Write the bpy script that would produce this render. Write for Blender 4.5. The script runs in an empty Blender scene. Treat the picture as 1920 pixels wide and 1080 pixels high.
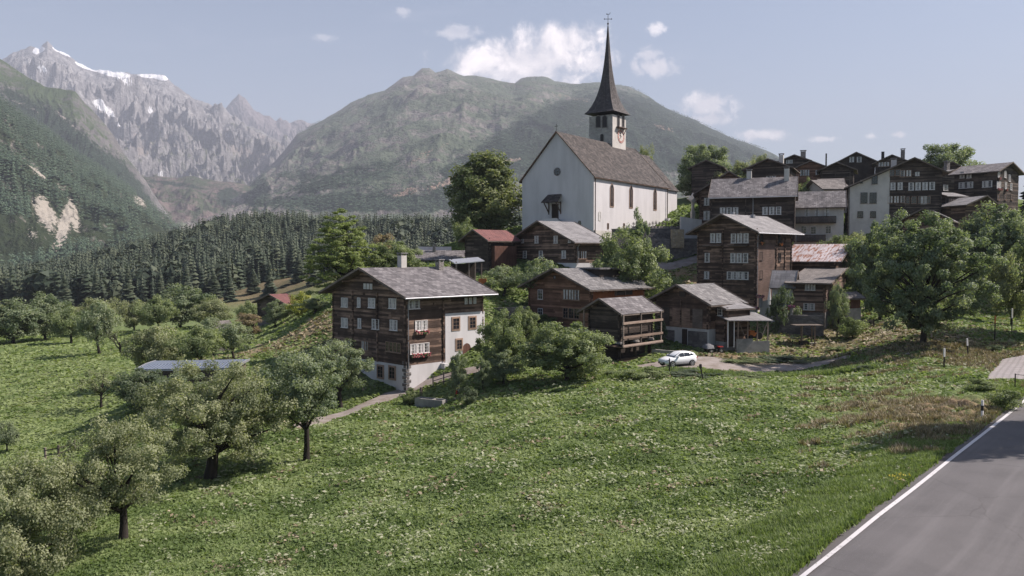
import bpy, math, random
import numpy as np
from mathutils import Vector, Matrix
R = math.radians
random.seed(7)
sc = bpy.context.scene
col = sc.collection

# ------------------------------------------------------------------ camera, world, sun, exposure
FPX = 1500.0                      # focal length in photograph pixels (1920 wide)
PITCH = math.atan(60 / FPX)
CAM = Vector((0, 0, 9.0))
cam_d = bpy.data.cameras.new("camera"); cam = bpy.data.objects.new("camera", cam_d); col.objects.link(cam)
cam_d.sensor_width = 36; cam_d.lens = 36 * FPX / 1920
cam_d.clip_start = 0.3; cam_d.clip_end = 40000
cam.location = CAM; cam.rotation_euler = (math.pi / 2 - PITCH, 0, 0)
sc.camera = cam
SUN_AZ = R(82)     # clockwise from the view direction (+Y)
SUN_EL = R(45)
sun_d = bpy.data.lights.new("sun", 'SUN'); sun = bpy.data.objects.new("sun", sun_d); col.objects.link(sun)
sun_d.energy = 4.7; sun_d.angle = R(0.5); sun_d.color = (1.0, 0.91, 0.84)
SDIR = Vector((math.sin(SUN_AZ) * math.cos(SUN_EL), math.cos(SUN_AZ) * math.cos(SUN_EL), math.sin(SUN_EL)))
sun.rotation_euler = SDIR.to_track_quat('Z', 'Y').to_euler(); sun.location = (60, 0, 120)
sc.view_settings.view_transform = 'Standard'; sc.view_settings.look = 'None'
sc.view_settings.exposure = 0.98; sc.view_settings.gamma = 1; sc.view_settings.use_curve_mapping = False
sc.cycles.max_bounces = 6; sc.cycles.diffuse_bounces = 2; sc.cycles.glossy_bounces = 2
sc.cycles.transmission_bounces = 2; sc.cycles.transparent_max_bounces = 6; sc.cycles.volume_bounces = 0
sc.cycles.use_denoising = True; sc.cycles.use_adaptive_sampling = True; sc.cycles.adaptive_threshold = 0.008
sc.cycles.caustics_reflective = False; sc.cycles.caustics_refractive = False

# ------------------------------------------------------------------ node helper
class NT:
    def __init__(s, tree):
        s.t = tree; s.n = tree.nodes; s.l = tree.links
    def _set(s, inp, v):
        if v is None: return
        if isinstance(v, bpy.types.NodeSocket): s.l.new(v, inp)
        elif isinstance(v, (tuple, list)):
            inp.default_value = tuple(v) + (1,) if (len(v) == 3 and inp.type == 'RGBA') else tuple(v)
        else:
            if inp.type == 'RGBA': inp.default_value = (v, v, v, 1)
            elif inp.type == 'VECTOR': inp.default_value = (v, v, v)
            else: inp.default_value = v
    def m(s, op, a, b=None, c=None, clamp=False):
        n = s.n.new('ShaderNodeMath'); n.operation = op; n.use_clamp = clamp
        for i, v in enumerate((a, b, c)): s._set(n.inputs[i], v)
        return n.outputs[0]
    def v(s, op, a, b=None):
        n = s.n.new('ShaderNodeVectorMath'); n.operation = op
        s._set(n.inputs[0], a); s._set(n.inputs[1], b)
        return n.outputs['Value'] if op in ('LENGTH', 'DOT_PRODUCT', 'DISTANCE') else n.outputs[0]
    def mapr(s, x, a, b, c=0, d=1, smooth=True):
        n = s.n.new('ShaderNodeMapRange'); n.interpolation_type = 'SMOOTHSTEP' if smooth else 'LINEAR'
        for i, v in enumerate((x, a, b, c, d)): s._set(n.inputs[i], v)
        return n.outputs[0]
    def noise(s, vec, scale, detail=4, rough=.55, dist=0):
        n = s.n.new('ShaderNodeTexNoise'); s._set(n.inputs['Vector'], vec)
        n.inputs['Scale'].default_value = scale; n.inputs['Detail'].default_value = detail
        n.inputs['Roughness'].default_value = rough; n.inputs['Distortion'].default_value = dist
        return n.outputs['Fac']
    def voro(s, vec, scale, out='Color', feature='F1'):
        n = s.n.new('ShaderNodeTexVoronoi'); n.feature = feature; s._set(n.inputs['Vector'], vec); n.inputs['Scale'].default_value = scale
        return n.outputs[out]
    def ramp(s, f, stops, interp='LINEAR'):
        n = s.n.new('ShaderNodeValToRGB'); e = n.color_ramp.elements; n.color_ramp.interpolation = interp
        while len(e) < len(stops): e.new(.5)
        for i, (p, c) in enumerate(stops):
            e[i].position = p; e[i].color = tuple(c) + (1,) if len(c) == 3 else c
        s._set(n.inputs[0], f); return n.outputs[0]
    def mix(s, f, a, b, mode='MIX'):
        n = s.n.new('ShaderNodeMix'); n.data_type = 'RGBA'; n.blend_type = mode; n.clamp_factor = True
        s._set(n.inputs['Factor'], f)
        s._set(n.inputs[6], a); s._set(n.inputs[7], b); return n.outputs[2]
    def attr(s, name, out='Fac'):
        n = s.n.new('ShaderNodeAttribute'); n.attribute_name = name; return n.outputs[out]
    def coord(s, out='Object'):
        return s.n.new('ShaderNodeTexCoord').outputs[out]
    def scale(s, vec, k):
        return s.v('MULTIPLY', vec, k)
    def sep(s, vec):
        n = s.n.new('ShaderNodeSeparateXYZ'); s._set(n.inputs[0], vec); return n.outputs
    def comb(s, x, y, z=0):
        n = s.n.new('ShaderNodeCombineXYZ'); s._set(n.inputs[0], x); s._set(n.inputs[1], y); s._set(n.inputs[2], z); return n.outputs[0]
    def bump(s, h, strength=.5, dist=.05):
        n = s.n.new('ShaderNodeBump'); n.inputs['Strength'].default_value = strength; n.inputs['Distance'].default_value = dist
        s._set(n.inputs['Height'], h); return n.outputs[0]

def new_mat(name):
    m = bpy.data.materials.new(name); m.use_nodes = True; m.node_tree.nodes.clear(); return m, NT(m.node_tree)
def finish(m, t, base, rough=.9, normal=None, metal=0, spec=.3):
    b = t.n.new('ShaderNodeBsdfPrincipled'); o = t.n.new('ShaderNodeOutputMaterial')
    t._set(b.inputs['Base Color'], base); t._set(b.inputs['Roughness'], rough); b.inputs['Metallic'].default_value = metal
    b.inputs['Specular IOR Level'].default_value = spec
    if normal is not None: t.l.new(normal, b.inputs['Normal'])
    t.l.new(b.outputs[0], o.inputs['Surface']); return m

# ------------------------------------------------------------------ world: physical sky with clouds
w = bpy.data.worlds.new("World"); sc.world = w; w.use_nodes = True
w.node_tree.nodes.clear(); t = NT(w.node_tree)
sky = t.n.new('ShaderNodeTexSky'); sky.sky_type = 'NISHITA'; sky.sun_disc = False
sky.sun_elevation = SUN_EL; sky.sun_rotation = SUN_AZ; sky.altitude = 1200; sky.air_density = 1.0; sky.dust_density = 3.0; sky.ozone_density = 1.0
d = t.v('NORMALIZE', t.coord('Generated'))
s3 = t.sep(d)
yy = t.m('MAXIMUM', s3[1], .05)
U = t.m('MULTIPLY', t.m('DIVIDE', s3[0], yy), 1.5)      # thousands of photo pixels from the centre line
V = t.m('MULTIPLY', t.m('DIVIDE', s3[2], yy), 1.5)      # thousands of photo pixels above the horizon
uv = t.comb(U, V, 0)
n_big = t.noise(uv, 11, 7, .62, .5)
n_fine = t.noise(uv, 34, 5, .65, .3)
nz = t.m('ADD', t.m('MULTIPLY', t.m('SUBTRACT', n_big, .5), 3.4), t.m('MULTIPLY', t.m('SUBTRACT', n_fine, .5), 1.9))
nz2 = t.m('ADD', t.m('MULTIPLY', t.m('SUBTRACT', t.noise(uv, 42, 5, .6, .6), .5), 3.2), t.m('MULTIPLY', t.m('SUBTRACT', n_fine, .5), 1.5))
cloud = None
def blob(cx, cy, rx, ry, k=1.0, rough=1.0):
    global cloud
    a = t.comb(t.m('DIVIDE', t.m('SUBTRACT', U, (cx - 960) / 1000), rx / 1000), t.m('DIVIDE', t.m('SUBTRACT', V, (480 - cy) / 1000), ry / 1000), 0)
    f = t.m('SUBTRACT', 1.0, t.v('LENGTH', a))
    f = t.m('ADD', f, t.m('MULTIPLY', nz if rx > 75 else nz2, .55 * rough))
    f = t.m('MULTIPLY', t.mapr(f, .05, .75), k)
    cloud = f if cloud is None else t.m('MAXIMUM', cloud, f)
blob(1000, 118, 190, 56); blob(1050, 80, 105, 48); blob(900, 120, 90, 40); blob(860, 66, 56, 20, .5); blob(980, 140, 170, 36, .8)
blob(1110, 120, 60, 40, .8); blob(1226, 58, 24, 16, .7); blob(1225, 130, 62, 22, .75); blob(1215, 108, 28, 18, .6)
blob(1322, 200, 70, 28, .85); blob(1330, 226, 60, 16, .7); blob(1425, 256, 62, 16, .8); blob(1540, 262, 34, 8, .55)
blob(1628, 256, 14, 8, .6); blob(1676, 254, 20, 8, .7); blob(612, 76, 34, 10, .35); blob(757, 28, 22, 12, .4)
wsp = t.noise(t.v('MULTIPLY', uv, (1.2, 7, 1)), 2.2, 5, .6, .6)       # thin veils
veil = t.m('MULTIPLY', t.mapr(wsp, .5, .78), t.mapr(V, .0, .3, .30, .10))
blob_hi = t.m('MULTIPLY', t.m('MULTIPLY', t.mapr(U, .72, 1.05), t.mapr(V, .3, .12)), t.mapr(wsp, .36, .62, 0, .38))
veil = t.m('MAXIMUM', veil, blob_hi)
ccol = t.ramp(t.m('ADD', t.m('MULTIPLY', t.m('SUBTRACT', n_big, .5), 1.5), t.m('ADD', .35, t.m('MULTIPLY', n_fine, .35))), [(.22, (.50, .49, .55)), (.5, (.74, .69, .71)), (.78, (1.15, 1.04, 1.02))])
BG = 0.08
skyc = t.mix(1.0, sky.outputs[0], (.97, .93, .90), 'MULTIPLY')
mixed = t.mix(veil, skyc, tuple(c / BG for c in (.45, .46, .53)))
mixed = t.mix(t.m('MULTIPLY', cloud, t.mapr(s3[1], .1, .3)), mixed, t.mix(1.0, ccol, 1 / BG * .95, 'MULTIPLY'))
bg = t.n.new('ShaderNodeBackground'); t.l.new(mixed, bg.inputs[0]); bg.inputs[1].default_value = BG
wo = t.n.new('ShaderNodeOutputWorld'); t.l.new(bg.outputs[0], wo.inputs[0])
sc.world.cycles.sampling_method = 'MANUAL'; sc.world.cycles.sample_map_resolution = 512

# ------------------------------------------------------------------ photo pixel -> world helpers
cp, sp = math.cos(PITCH), math.sin(PITCH)
def ray(px, py):
    a = (px - 960) / FPX; b = (540 - py) / FPX
    return Vector((a, cp + b * sp, -sp + b * cp))
def P(px, py, D):
    r = ray(px, py); k = D / r.y
    return Vector((r.x * k, D, CAM.z + r.z * k))
def proj(p):
    dy = p.y * cp - (p.z - CAM.z) * sp
    return 960 + FPX * p.x / dy, 540 - FPX * ((p.z - CAM.z) * cp + p.y * sp) / dy

# ------------------------------------------------------------------ noise
def _hash(ix, iy, seed):
    h = (ix.astype(np.int64) * 374761393 + iy.astype(np.int64) * 668265263 + seed * 974634777) & 0xffffffff
    h = ((h ^ (h >> 13)) * 1274126177) & 0xffffffff
    return (h ^ (h >> 16)) & 0xffffffff
def perlin(x, y, seed=0):
    x = np.asarray(x, float); y = np.asarray(y, float)
    ix = np.floor(x); iy = np.floor(y); fx = x - ix; fy = y - iy
    def g(dx, dy):
        a = _hash(ix + dx, iy + dy, seed) * (2 * math.pi / 4294967296.0)
        return np.cos(a) * (fx - dx) + np.sin(a) * (fy - dy)
    u = fx * fx * fx * (fx * (fx * 6 - 15) + 10); v = fy * fy * fy * (fy * (fy * 6 - 15) + 10)
    a = g(0, 0) * (1 - u) + g(1, 0) * u; b = g(0, 1) * (1 - u) + g(1, 1) * u
    return (a * (1 - v) + b * v) * 1.5
def fbm(x, y, oct=5, seed=0, gain=.5):
    s = 0; a = 1; f = 1
    for i in range(oct):
        s = s + a * perlin(x * f + 17.3 * i, y * f - 9.1 * i, seed + i); a *= gain; f *= 2.03
    return s
def ridged(x, y, oct=5, seed=0, gain=.55):
    s = 0; a = 1; f = 1; tot = 0
    for i in range(oct):
        n = 1 - np.abs(perlin(x * f + 5.3 * i, y * f + 3.7 * i, seed + i)) * 1.6
        s = s + a * n * np.abs(n); tot += a; a *= gain; f *= 2.1
    return s / tot

# ------------------------------------------------------------------ object helpers
def tag(o, label=None, cat=None, group=None, kind=None):
    if label: o['label'] = label
    if cat: o['category'] = cat
    if group: o['group'] = group
    if kind: o['kind'] = kind
    return o
def empty(name, loc, rz=0, label=None, cat=None, group=None):
    o = bpy.data.objects.new(name, None); col.objects.link(o); o.location = loc; o.rotation_euler = (0, 0, rz)
    o.empty_display_size = .3
    return tag(o, label, cat, group)
def np_mesh(name, V, F, mats=(), attrs=None, smooth=False, uv=None, fmat=None):
    """V (n,3), F (m,k) one face size"""
    me = bpy.data.meshes.new(name); V = np.asarray(V, np.float32); F = np.asarray(F, np.int32)
    me.vertices.add(len(V)); me.vertices.foreach_set('co', V.ravel())
    k = F.shape[1]; me.loops.add(F.size); me.loops.foreach_set('vertex_index', F.ravel())
    me.polygons.add(len(F)); me.polygons.foreach_set('loop_start', np.arange(0, F.size, k, dtype=np.int32))
    if smooth: me.polygons.foreach_set('use_smooth', np.ones(len(F), bool))
    for m in mats: me.materials.append(m)
    if fmat is not None: me.polygons.foreach_set('material_index', np.asarray(fmat, np.int32))
    for nm, (dom, arr) in (attrs or {}).items():
        a = me.attributes.new(nm, 'FLOAT', dom); a.data.foreach_set('value', np.asarray(arr, np.float32))
    me.update(); return me
def link(name, me, parent=None):
    o = bpy.data.objects.new(name, me); col.objects.link(o)
    if parent is not None: o.parent = parent
    return o
class MB:
    """collects convex polygons, one mesh; per face random value 'rnd' and uv in metres"""
    def __init__(s): s.v = []; s.f = []; s.m = []; s.r = []; s.uv = []
    def face(s, pts, mi=0, r=None, uv=None):
        b = len(s.v); s.v += [tuple(p) for p in pts]; s.f.append(tuple(range(b, b + len(pts)))); s.m.append(mi)
        s.r.append(random.random() if r is None else r)
        if uv is None:
            p = [Vector(q) for q in pts]; n = (p[1] - p[0]).cross(p[2] - p[0])
            if n.length < 1e-12: uv = [(0, 0)] * len(p)
            else:
                n.normalize()
                ax = Vector((0, 0, 1)).cross(n)
                ax = ax.normalized() if ax.length > .05 else Vector((1, 0, 0))
                ay = n.cross(ax); uv = [(q.dot(ax), q.dot(ay)) for q in p]
        s.uv.append(uv)
    def box(s, x0, x1, y0, y1, z0, z1, mi=0, r=None, M=None):
        if x0 > x1: x0, x1 = x1, x0
        if y0 > y1: y0, y1 = y1, y0
        if z0 > z1: z0, z1 = z1, z0
        c = [Vector((x, y, z)) for z in (z0, z1) for y in (y0, y1) for x in (x0, x1)]
        if M is not None: c = [M @ q for q in c]
        r = random.random() if r is None else r
        for q in ((0, 2, 3, 1), (4, 5, 7, 6), (0, 1, 5, 4), (2, 6, 7, 3), (0, 4, 6, 2), (1, 3, 7, 5)): s.face([c[i] for i in q], mi, r)
    def tube(s, p0, p1, r0, r1=None, n=8, mi=0, cap=True, rr=None):
        p0 = Vector(p0); p1 = Vector(p1); r1 = r0 if r1 is None else r1
        d = (p1 - p0).normalized(); a = d.orthogonal().normalized(); b = d.cross(a)
        rr = random.random() if rr is None else rr
        A = [p0 + (a * math.cos(2 * math.pi * i / n) + b * math.sin(2 * math.pi * i / n)) * r0 for i in range(n)]
        B = [p1 + (a * math.cos(2 * math.pi * i / n) + b * math.sin(2 * math.pi * i / n)) * r1 for i in range(n)]
        for i in range(n):
            j = (i + 1) % n; s.face([A[i], A[j], B[j], B[i]], mi, rr)
        if cap: s.face(A[::-1], mi, rr); s.face(B, mi, rr)
    def prism(s, poly, z0, z1, mi=0, M=None):
        """poly: list of 2D points (convex, ccw), extruded in z"""
        lo = [Vector((x, y, z0)) for x, y in poly]; hi = [Vector((x, y, z1)) for x, y in poly]
        if M is not None: lo = [M @ q for q in lo]; hi = [M @ q for q in hi]
        s.face(lo[::-1], mi); s.face(hi, mi)
        for i in range(len(poly)):
            j = (i + 1) % len(poly); s.face([lo[i], lo[j], hi[j], hi[i]], mi)
    def build(s, name, mats, parent=None, smooth=False):
        me = bpy.data.meshes.new(name); me.from_pydata(s.v, [], s.f)
        for m in (mats if isinstance(mats, (list, tuple)) else [mats]): me.materials.append(m)
        me.polygons.foreach_set('material_index', s.m)
        if smooth: me.polygons.foreach_set('use_smooth', [True] * len(s.f))
        a = me.attributes.new('rnd', 'FLOAT', 'FACE'); a.data.foreach_set('value', s.r)
        u = me.uv_layers.new(name='UVMap'); flat = [c for f in s.uv for q in f for c in q]; u.data.foreach_set('uv', flat)
        if smooth:
            import bmesh
            bm = bmesh.new(); bm.from_mesh(me); bmesh.ops.remove_doubles(bm, verts=bm.verts, dist=1e-4); bm.to_mesh(me); bm.free()
        me.update(); return link(name, me, parent)
def copy_tree(o, parent=None):
    c = o.copy(); col.objects.link(c); c.parent = parent
    for ch in [k for k in KIDS.get(o.name, [])]: copy_tree(ch, c)
    return c
KIDS = {}
def fam(*roots):
    for o in bpy.data.objects:
        if o.parent is not None:
            L = KIDS.setdefault(o.parent.name, [])
            if o not in L: L.append(o)

# ------------------------------------------------------------------ materials
def wood(name, dark, light, rows=4.5, k=1.0, planks=False):
    m, t = new_mat(name); c = t.coord('Object'); r = t.attr('rnd')
    st = (5, 5, .5) if planks else (.55, .55, 6)
    n = t.noise(t.v('ADD', t.v('MULTIPLY', c, st), t.comb(t.m('MULTIPLY', r, 9), 0, 0)), 1.6, 5, .65)
    n2 = t.noise(c, .45, 3, .6)
    f = t.m('ADD', t.m('MULTIPLY', n, .75), t.m('ADD', t.m('MULTIPLY', t.m('SUBTRACT', r, .5), .5), t.m('MULTIPLY', t.m('SUBTRACT', n2, .5), .7)))
    base = t.ramp(f, [(.12, tuple(x * .55 for x in dark)), (.38, dark), (.72, light)])
    z = t.sep(c)
    wv = t.m('SINE', t.m('MULTIPLY', z[0] if planks else z[2], 2 * math.pi * (5 if planks else rows)))
    h = t.m('ADD', t.m('MULTIPLY', wv, .0), n)
    return finish(m, t, base, .88, t.bump(h, .5, .03), spec=.2)
def slate(name, c1, c2, c3, row=.28, wid=.4, tint=None):
    m, t = new_mat(name); uv = t.coord('UV')
    b = t.n.new('ShaderNodeTexBrick'); t.l.new(uv, b.inputs['Vector']); b.offset = .5
    b.inputs['Scale'].default_value = 1; b.inputs['Brick Width'].default_value = wid; b.inputs['Row Height'].default_value = row
    b.inputs['Mortar Size'].default_value = .018; b.inputs['Mortar Smooth'].default_value = .3; b.inputs['Bias'].default_value = 0
    b.inputs['Color1'].default_value = c1 + (1,); b.inputs['Color2'].default_value = c2 + (1,); b.inputs['Mortar'].default_value = tuple(x * .45 for x in c1) + (1,)
    n = t.noise(uv, .5, 5, .65); n2 = t.noise(t.v('MULTIPLY', uv, (3, .4, 1)), 1, 3, .6)
    base = t.mix(t.mapr(n, .42, .72, 0, .75), b.outputs[0], c3)
    base = t.mix(t.mapr(n2, .46, .72, 0, .6), base, tuple(x * .55 for x in c1))
    h = t.m('ADD', b.outputs['Fac'], t.m('MULTIPLY', t.noise(uv, 7, 3), -.6))
    return finish(m, t, base, .8, t.bump(t.m('MULTIPLY', h, -1), .7, .04), spec=.35)
def plain(name, c, rough=.7, metal=0, var=.12, sc_=1.2, spec=.3, streak=False):
    m, t = new_mat(name); o = t.coord('Object')
    n = t.noise(t.v('MULTIPLY', o, (1.5, 1.5, .35)) if streak else o, sc_, 5, .65)
    base = t.mix(t.mapr(n, .35, .75, 0, 1), c, tuple(x * (1 - var * 2.2) for x in c))
    n3 = t.noise(o, sc_ * 14, 3, .6)
    return finish(m, t, base, rough, t.bump(n3, .18, .02), metal, spec)
def stone(name, c1, c2, s=2.2, mortar=(.24, .22, .20)):
    m, t = new_mat(name); o = t.coord('Object'); o2 = t.v('MULTIPLY', o, (1, 1, 1.7))
    cc = t.voro(o2, s); dd = t.voro(o2, s, 'Distance', 'DISTANCE_TO_EDGE'); n = t.noise(o, .6, 4)
    base = t.mix(t.sep(cc)[0], c1, c2); base = t.mix(t.mapr(dd, .0, .09, 1, 0), base, mortar)
    base = t.mix(t.mapr(n, .45, .75, 0, .6), base, tuple(x * .55 for x in c1))
    return finish(m, t, base, .92, t.bump(t.mapr(dd, 0, .15), .7, .06))
M = {}
M['wood_dark'] = wood('wood_dark', (.095, .064, .050), (.33, .22, .165))
M['wood_black'] = wood('wood_black', (.056, .044, .038), (.17, .13, .108))
M['wood_warm'] = wood('wood_warm', (.125, .085, .070), (.29, .20, .165))  # warmer timber: weathering plus a sunlit tone in the colour
M['wood_brown'] = wood('wood_brown', (.17, .092, .062), (.34, .19, .13))
M['wood_orange'] = wood('wood_orange', (.30, .105, .045), (.42, .17, .08), planks=True)
M['wood_grey'] = wood('wood_grey', (.13, .105, .09), (.27, .22, .19))
M['wood_light'] = wood('wood_light', (.26, .19, .15), (.42, .33, .28))
M['plank_warm'] = wood('plank_warm', (.12, .06, .045), (.24, .13, .10), planks=True)
M['plank_dark'] = wood('plank_dark', (.05, .038, .030), (.12, .09, .07), planks=True)
M['slate'] = slate('slate', (.095, .085, .088), (.24, .22, .222), (.085, .077, .08), .42, .6)
M['slate_fine'] = slate('slate_fine', (.125, .118, .118), (.27, .255, .25), (.12, .112, .114), .4, .5)
M['slate_church'] = slate('slate_church', (.024, .019, .017), (.11, .089, .082), (.022, .018, .018), .45, .55)
M['slate_spire'] = slate('slate_spire', (.06, .052, .052), (.115, .10, .098), (.05, .044, .044), .3, .35)
M['slate_old'] = slate('slate_old', (.13, .115, .108), (.235, .208, .195), (.09, .08, .076), .5, .6)
M['slate_light'] = slate('slate_light', (.20, .19, .192), (.28, .265, .265), (.155, .142, .142), .5, 1.2)
M['slate_dark'] = slate('slate_dark', (.12, .12, .13), (.15, .15, .16), (.09, .09, .10), .3, .4)
M['roof_red'] = slate('roof_red', (.17, .07, .065), (.22, .095, .085), (.12, .055, .055), .6, .35)
M['plaster'] = plain('plaster', (.58, .555, .56), .9, var=.075, sc_=.35, streak=True)
M['plaster_grey'] = plain('plaster_grey', (.50, .48, .47), .92, var=.13, sc_=.5, streak=True)
M['plaster_cream'] = plain('plaster_cream', (.54, .505, .47), .92, var=.10, sc_=.6)
M['concrete'] = plain('concrete', (.33, .31, .29), .9, var=.2, sc_=.8)
M['frame_white'] = plain('frame_white', (.70, .66, .64), .5, var=.04)
M['frame_wood'] = plain('frame_wood', (.33, .22, .16), .7, var=.12)
M['frame_stone'] = plain('frame_stone', (.36, .25, .19), .85, var=.15)
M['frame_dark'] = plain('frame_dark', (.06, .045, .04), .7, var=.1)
M['metal_grey'] = plain('metal_grey', (.30, .30, .32), .45, .6, .15)
M['metal_light'] = plain('metal_light', (.55, .55, .58), .4, .6, .08)
M['iron'] = plain('iron', (.035, .032, .032), .5, .5, .1)
M['stone'] = stone('stone', (.16, .145, .135), (.27, .245, .225))
M['stone_dark'] = stone('stone_dark', (.10, .092, .09), (.20, .18, .17), 1.6, (.13, .12, .115))
M['stone_tower'] = stone('stone_tower', (.30, .28, .255), (.47, .44, .40), 1.7, (.36, .33, .31))
M['stone_warm'] = stone('stone_warm', (.30, .23, .14), (.46, .37, .25), 2.5)
M['red'] = plain('red', (.45, .05, .04), .4, var=.05)
M['orange'] = plain('orange', (.55, .17, .05), .5, var=.1)
M['flower'] = plain('flower', (.42, .10, .12), .8, var=.2, sc_=9)
M['flower_pink'] = plain('flower_pink', (.42, .15, .26), .8, var=.2, sc_=9)
M['fabric'] = plain('fabric', (.62, .60, .58), .9, var=.1)
M['blue'] = plain('blue', (.18, .27, .42), .5, var=.05)
def glass(name, base, rough=.08, curtain=False):
    m, t = new_mat(name); o = t.coord('Object'); n = t.noise(o, 2.5, 2)
    b = t.mix(t.mapr(n, .3, .7), base, tuple(x * .6 for x in base))
    return finish(m, t, b, rough, None, 0, .6)
M['glass'] = glass('glass', (.022, .024, .03))
M['curtain'] = glass('curtain', (.62, .60, .585), .5)
M['shutter'] = wood('shutter', (.10, .05, .035), (.19, .09, .06), planks=True)
m, t = new_mat('rusty_metal'); uv = t.coord('UV'); n = t.noise(t.v('MULTIPLY', uv, (2.2, .5, 1)), 1, 5, .7, .3); sx = t.sep(uv)
f = t.mapr(n, .47, .60)
wv = t.m('SINE', t.m('MULTIPLY', sx[0], 14))
M['rusty_metal'] = finish(m, t, t.mix(f, (.46, .41, .42), t.mix(t.noise(uv, 3, 3), (.30, .14, .08), (.20, .09, .06))), .6, t.bump(wv, .35, .03), .2)
m, t = new_mat('corrugated_blue'); uv = t.coord('UV'); sx = t.sep(uv)
M['corrugated'] = finish(m, t, t.mix(t.noise(uv, .8, 3), (.26, .29, .36), (.18, .21, .26)), .45, t.bump(t.m('SINE', t.m('MULTIPLY', sx[0], 22)), .8, .05), .5)

# ------------------------------------------------------------------ ground: thin-plate surface through surveyed points
CT = [ # photo pixel x, y and distance
 (1490,1080,22),(1920,745,51),(1640,965,27.2),(1780,856,35.5),(1900,1075,22.3),
 (1450,1080,22.6),(1300,1080,24),(960,1080,27),(700,1080,29.5),(400,1080,32),(232,1010,38),(0,1080,38),(-300,1080,40),
 (395,900,52),(572,860,55),(810,765,75),(762,735,82),(1270,686,82),(1400,697,80),(1520,690,82),(1300,708,72),(1100,722,72),(900,760,70),
 (1100,850,45),(1300,900,37),(1500,800,48),(1600,740,58),(1700,690,72),(1720,640,85),(1800,790,44),(1850,700,62),(1900,690,66),
 (1897,620,95),(1865,635,88),(1816,665,80),(1880,580,115),(1800,600,100),
 (1340,655,92),(1440,645,96),(1510,645,97),(1600,612,106),(1500,608,104),(1430,590,112),(1640,560,118),(1700,470,130),(1900,500,125),
 (1300,530,128),(1230,650,93),(1190,682,86),(1110,665,88),(1000,640,96),(900,640,90),(940,600,100),(945,557,110),(905,585,100),
 (1200,560,118),(1260,515,133),(1310,487,138),(1113,450,141),(1250,455,150),(1070,506,118),(975,500,125),(880,520,124),(860,545,112),
 (640,562,118),(620,592,106),(520,640,118),(430,668,104),(480,618,150),(300,625,150),(180,640,150),(100,650,140),(0,668,132),(-300,680,130),
 (100,700,108),(100,800,76),(0,850,66),(250,700,100),(150,750,88),(190,768,83),(80,900,55),(0,1000,45),(440,700,82),(350,720,76),(640,765,79),
 (600,792,68),(690,760,76),(540,806,64),(700,500,145),(780,480,150),
 (1113,436,152),(980,436,152),(1300,395,168),(1600,430,158),(1450,410,165),(1600,345,205),(1850,392,165),(1750,420,150),(2100,480,120),(2100,380,180),
 (1600,342,240),(1300,395,230),(1000,450,220),(800,490,200),(600,560,180),(850,560,330),
 (0,590,260),(300,600,250),(0,575,330),(300,572,330),(520,560,310),(520,522,360),(640,520,330),(-400,600,260),
 (100,532,520),(200,505,560),(300,478,600),(450,438,640),(640,446,640),(840,450,620),(1000,452,640),(-300,560,520),(1400,440,640),(2200,440,600),
 (400,492,480),(250,535,430),(600,490,480),(50,560,420),
]
CW = [ (-14,-5,.2),(0,-5,-.0),(14,-5,0),(0,10,-.3),(4,20,-.3),(12,14,0),(20,26,.02),(40,40,.3),(-30,0,-1.5),(-40,20,-4.0),(-14,14,-1.2),(60,60,2),(-60,50,-8),
 (0,900,-60),(-600,900,-60),(700,900,-60),(0,1400,-120),(-900,1400,-120),(1200,1400,-120),(0,2500,-150),(3000,2500,-150),(-3000,2500,-150),
 (0,13000,-200),(13000,13000,-200),(-13000,13000,-200),(120,300,15),(300,300,30),(250,420,-10),(60,330,-10)]
CP = np.array([tuple(P(*c)) for c in CT] + CW)
def q2(x, y): 
    y = np.maximum(y, -10.0)
    return np.stack([x / (y + 15) * 2.2, np.log(y + 15) * 1.3], -1)
def _phi(a, b):
    d2 = ((a[:, None, :] - b[None, :, :]) ** 2).sum(-1); return .5 * d2 * np.log(d2 + 1e-12)
_Q = q2(CP[:, 0], CP[:, 1]); _n = len(_Q)
_A = np.zeros((_n + 3, _n + 3)); _A[:_n, :_n] = _phi(_Q, _Q) + np.eye(_n) * 2e-4
_A[:_n, _n] = 1; _A[:_n, _n + 1:] = _Q; _A[_n, :_n] = 1; _A[_n + 1:, :_n] = _Q.T
_W = np.linalg.solve(_A, np.concatenate([CP[:, 2], np.zeros(3)]))
def hz(x, y):
    x = np.atleast_1d(np.asarray(x, float)); y = np.atleast_1d(np.asarray(y, float)); s = x.shape; x = x.ravel(); y = y.ravel()
    out = np.empty(len(x)); q = q2(x, y)
    for i in range(0, len(x), 20000):
        out[i:i + 20000] = _phi(q[i:i + 20000], _Q) @ _W[:_n] + _W[_n] + q[i:i + 20000] @ _W[_n + 1:]
    return out.reshape(s)
def H(x, y): return float(hz(x, y)[0])
def hit_ground(px, py, lo=8, hi=700):
    """where the sight line through a pixel of the photograph meets the ground"""
    D = np.exp(np.linspace(math.log(lo), math.log(hi), 500)); r = ray(px, py)
    x = r.x / r.y * D; z = CAM.z + r.z / r.y * D; g = hz(x, D)
    i = np.argmax(g > z)
    if g[i] <= z[i]: i = len(D) - 1
    return Vector((float(x[i]), float(D[i]), float(g[i])))
def on_ground(x, y): return Vector((x, y, H(x, y)))

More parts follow.
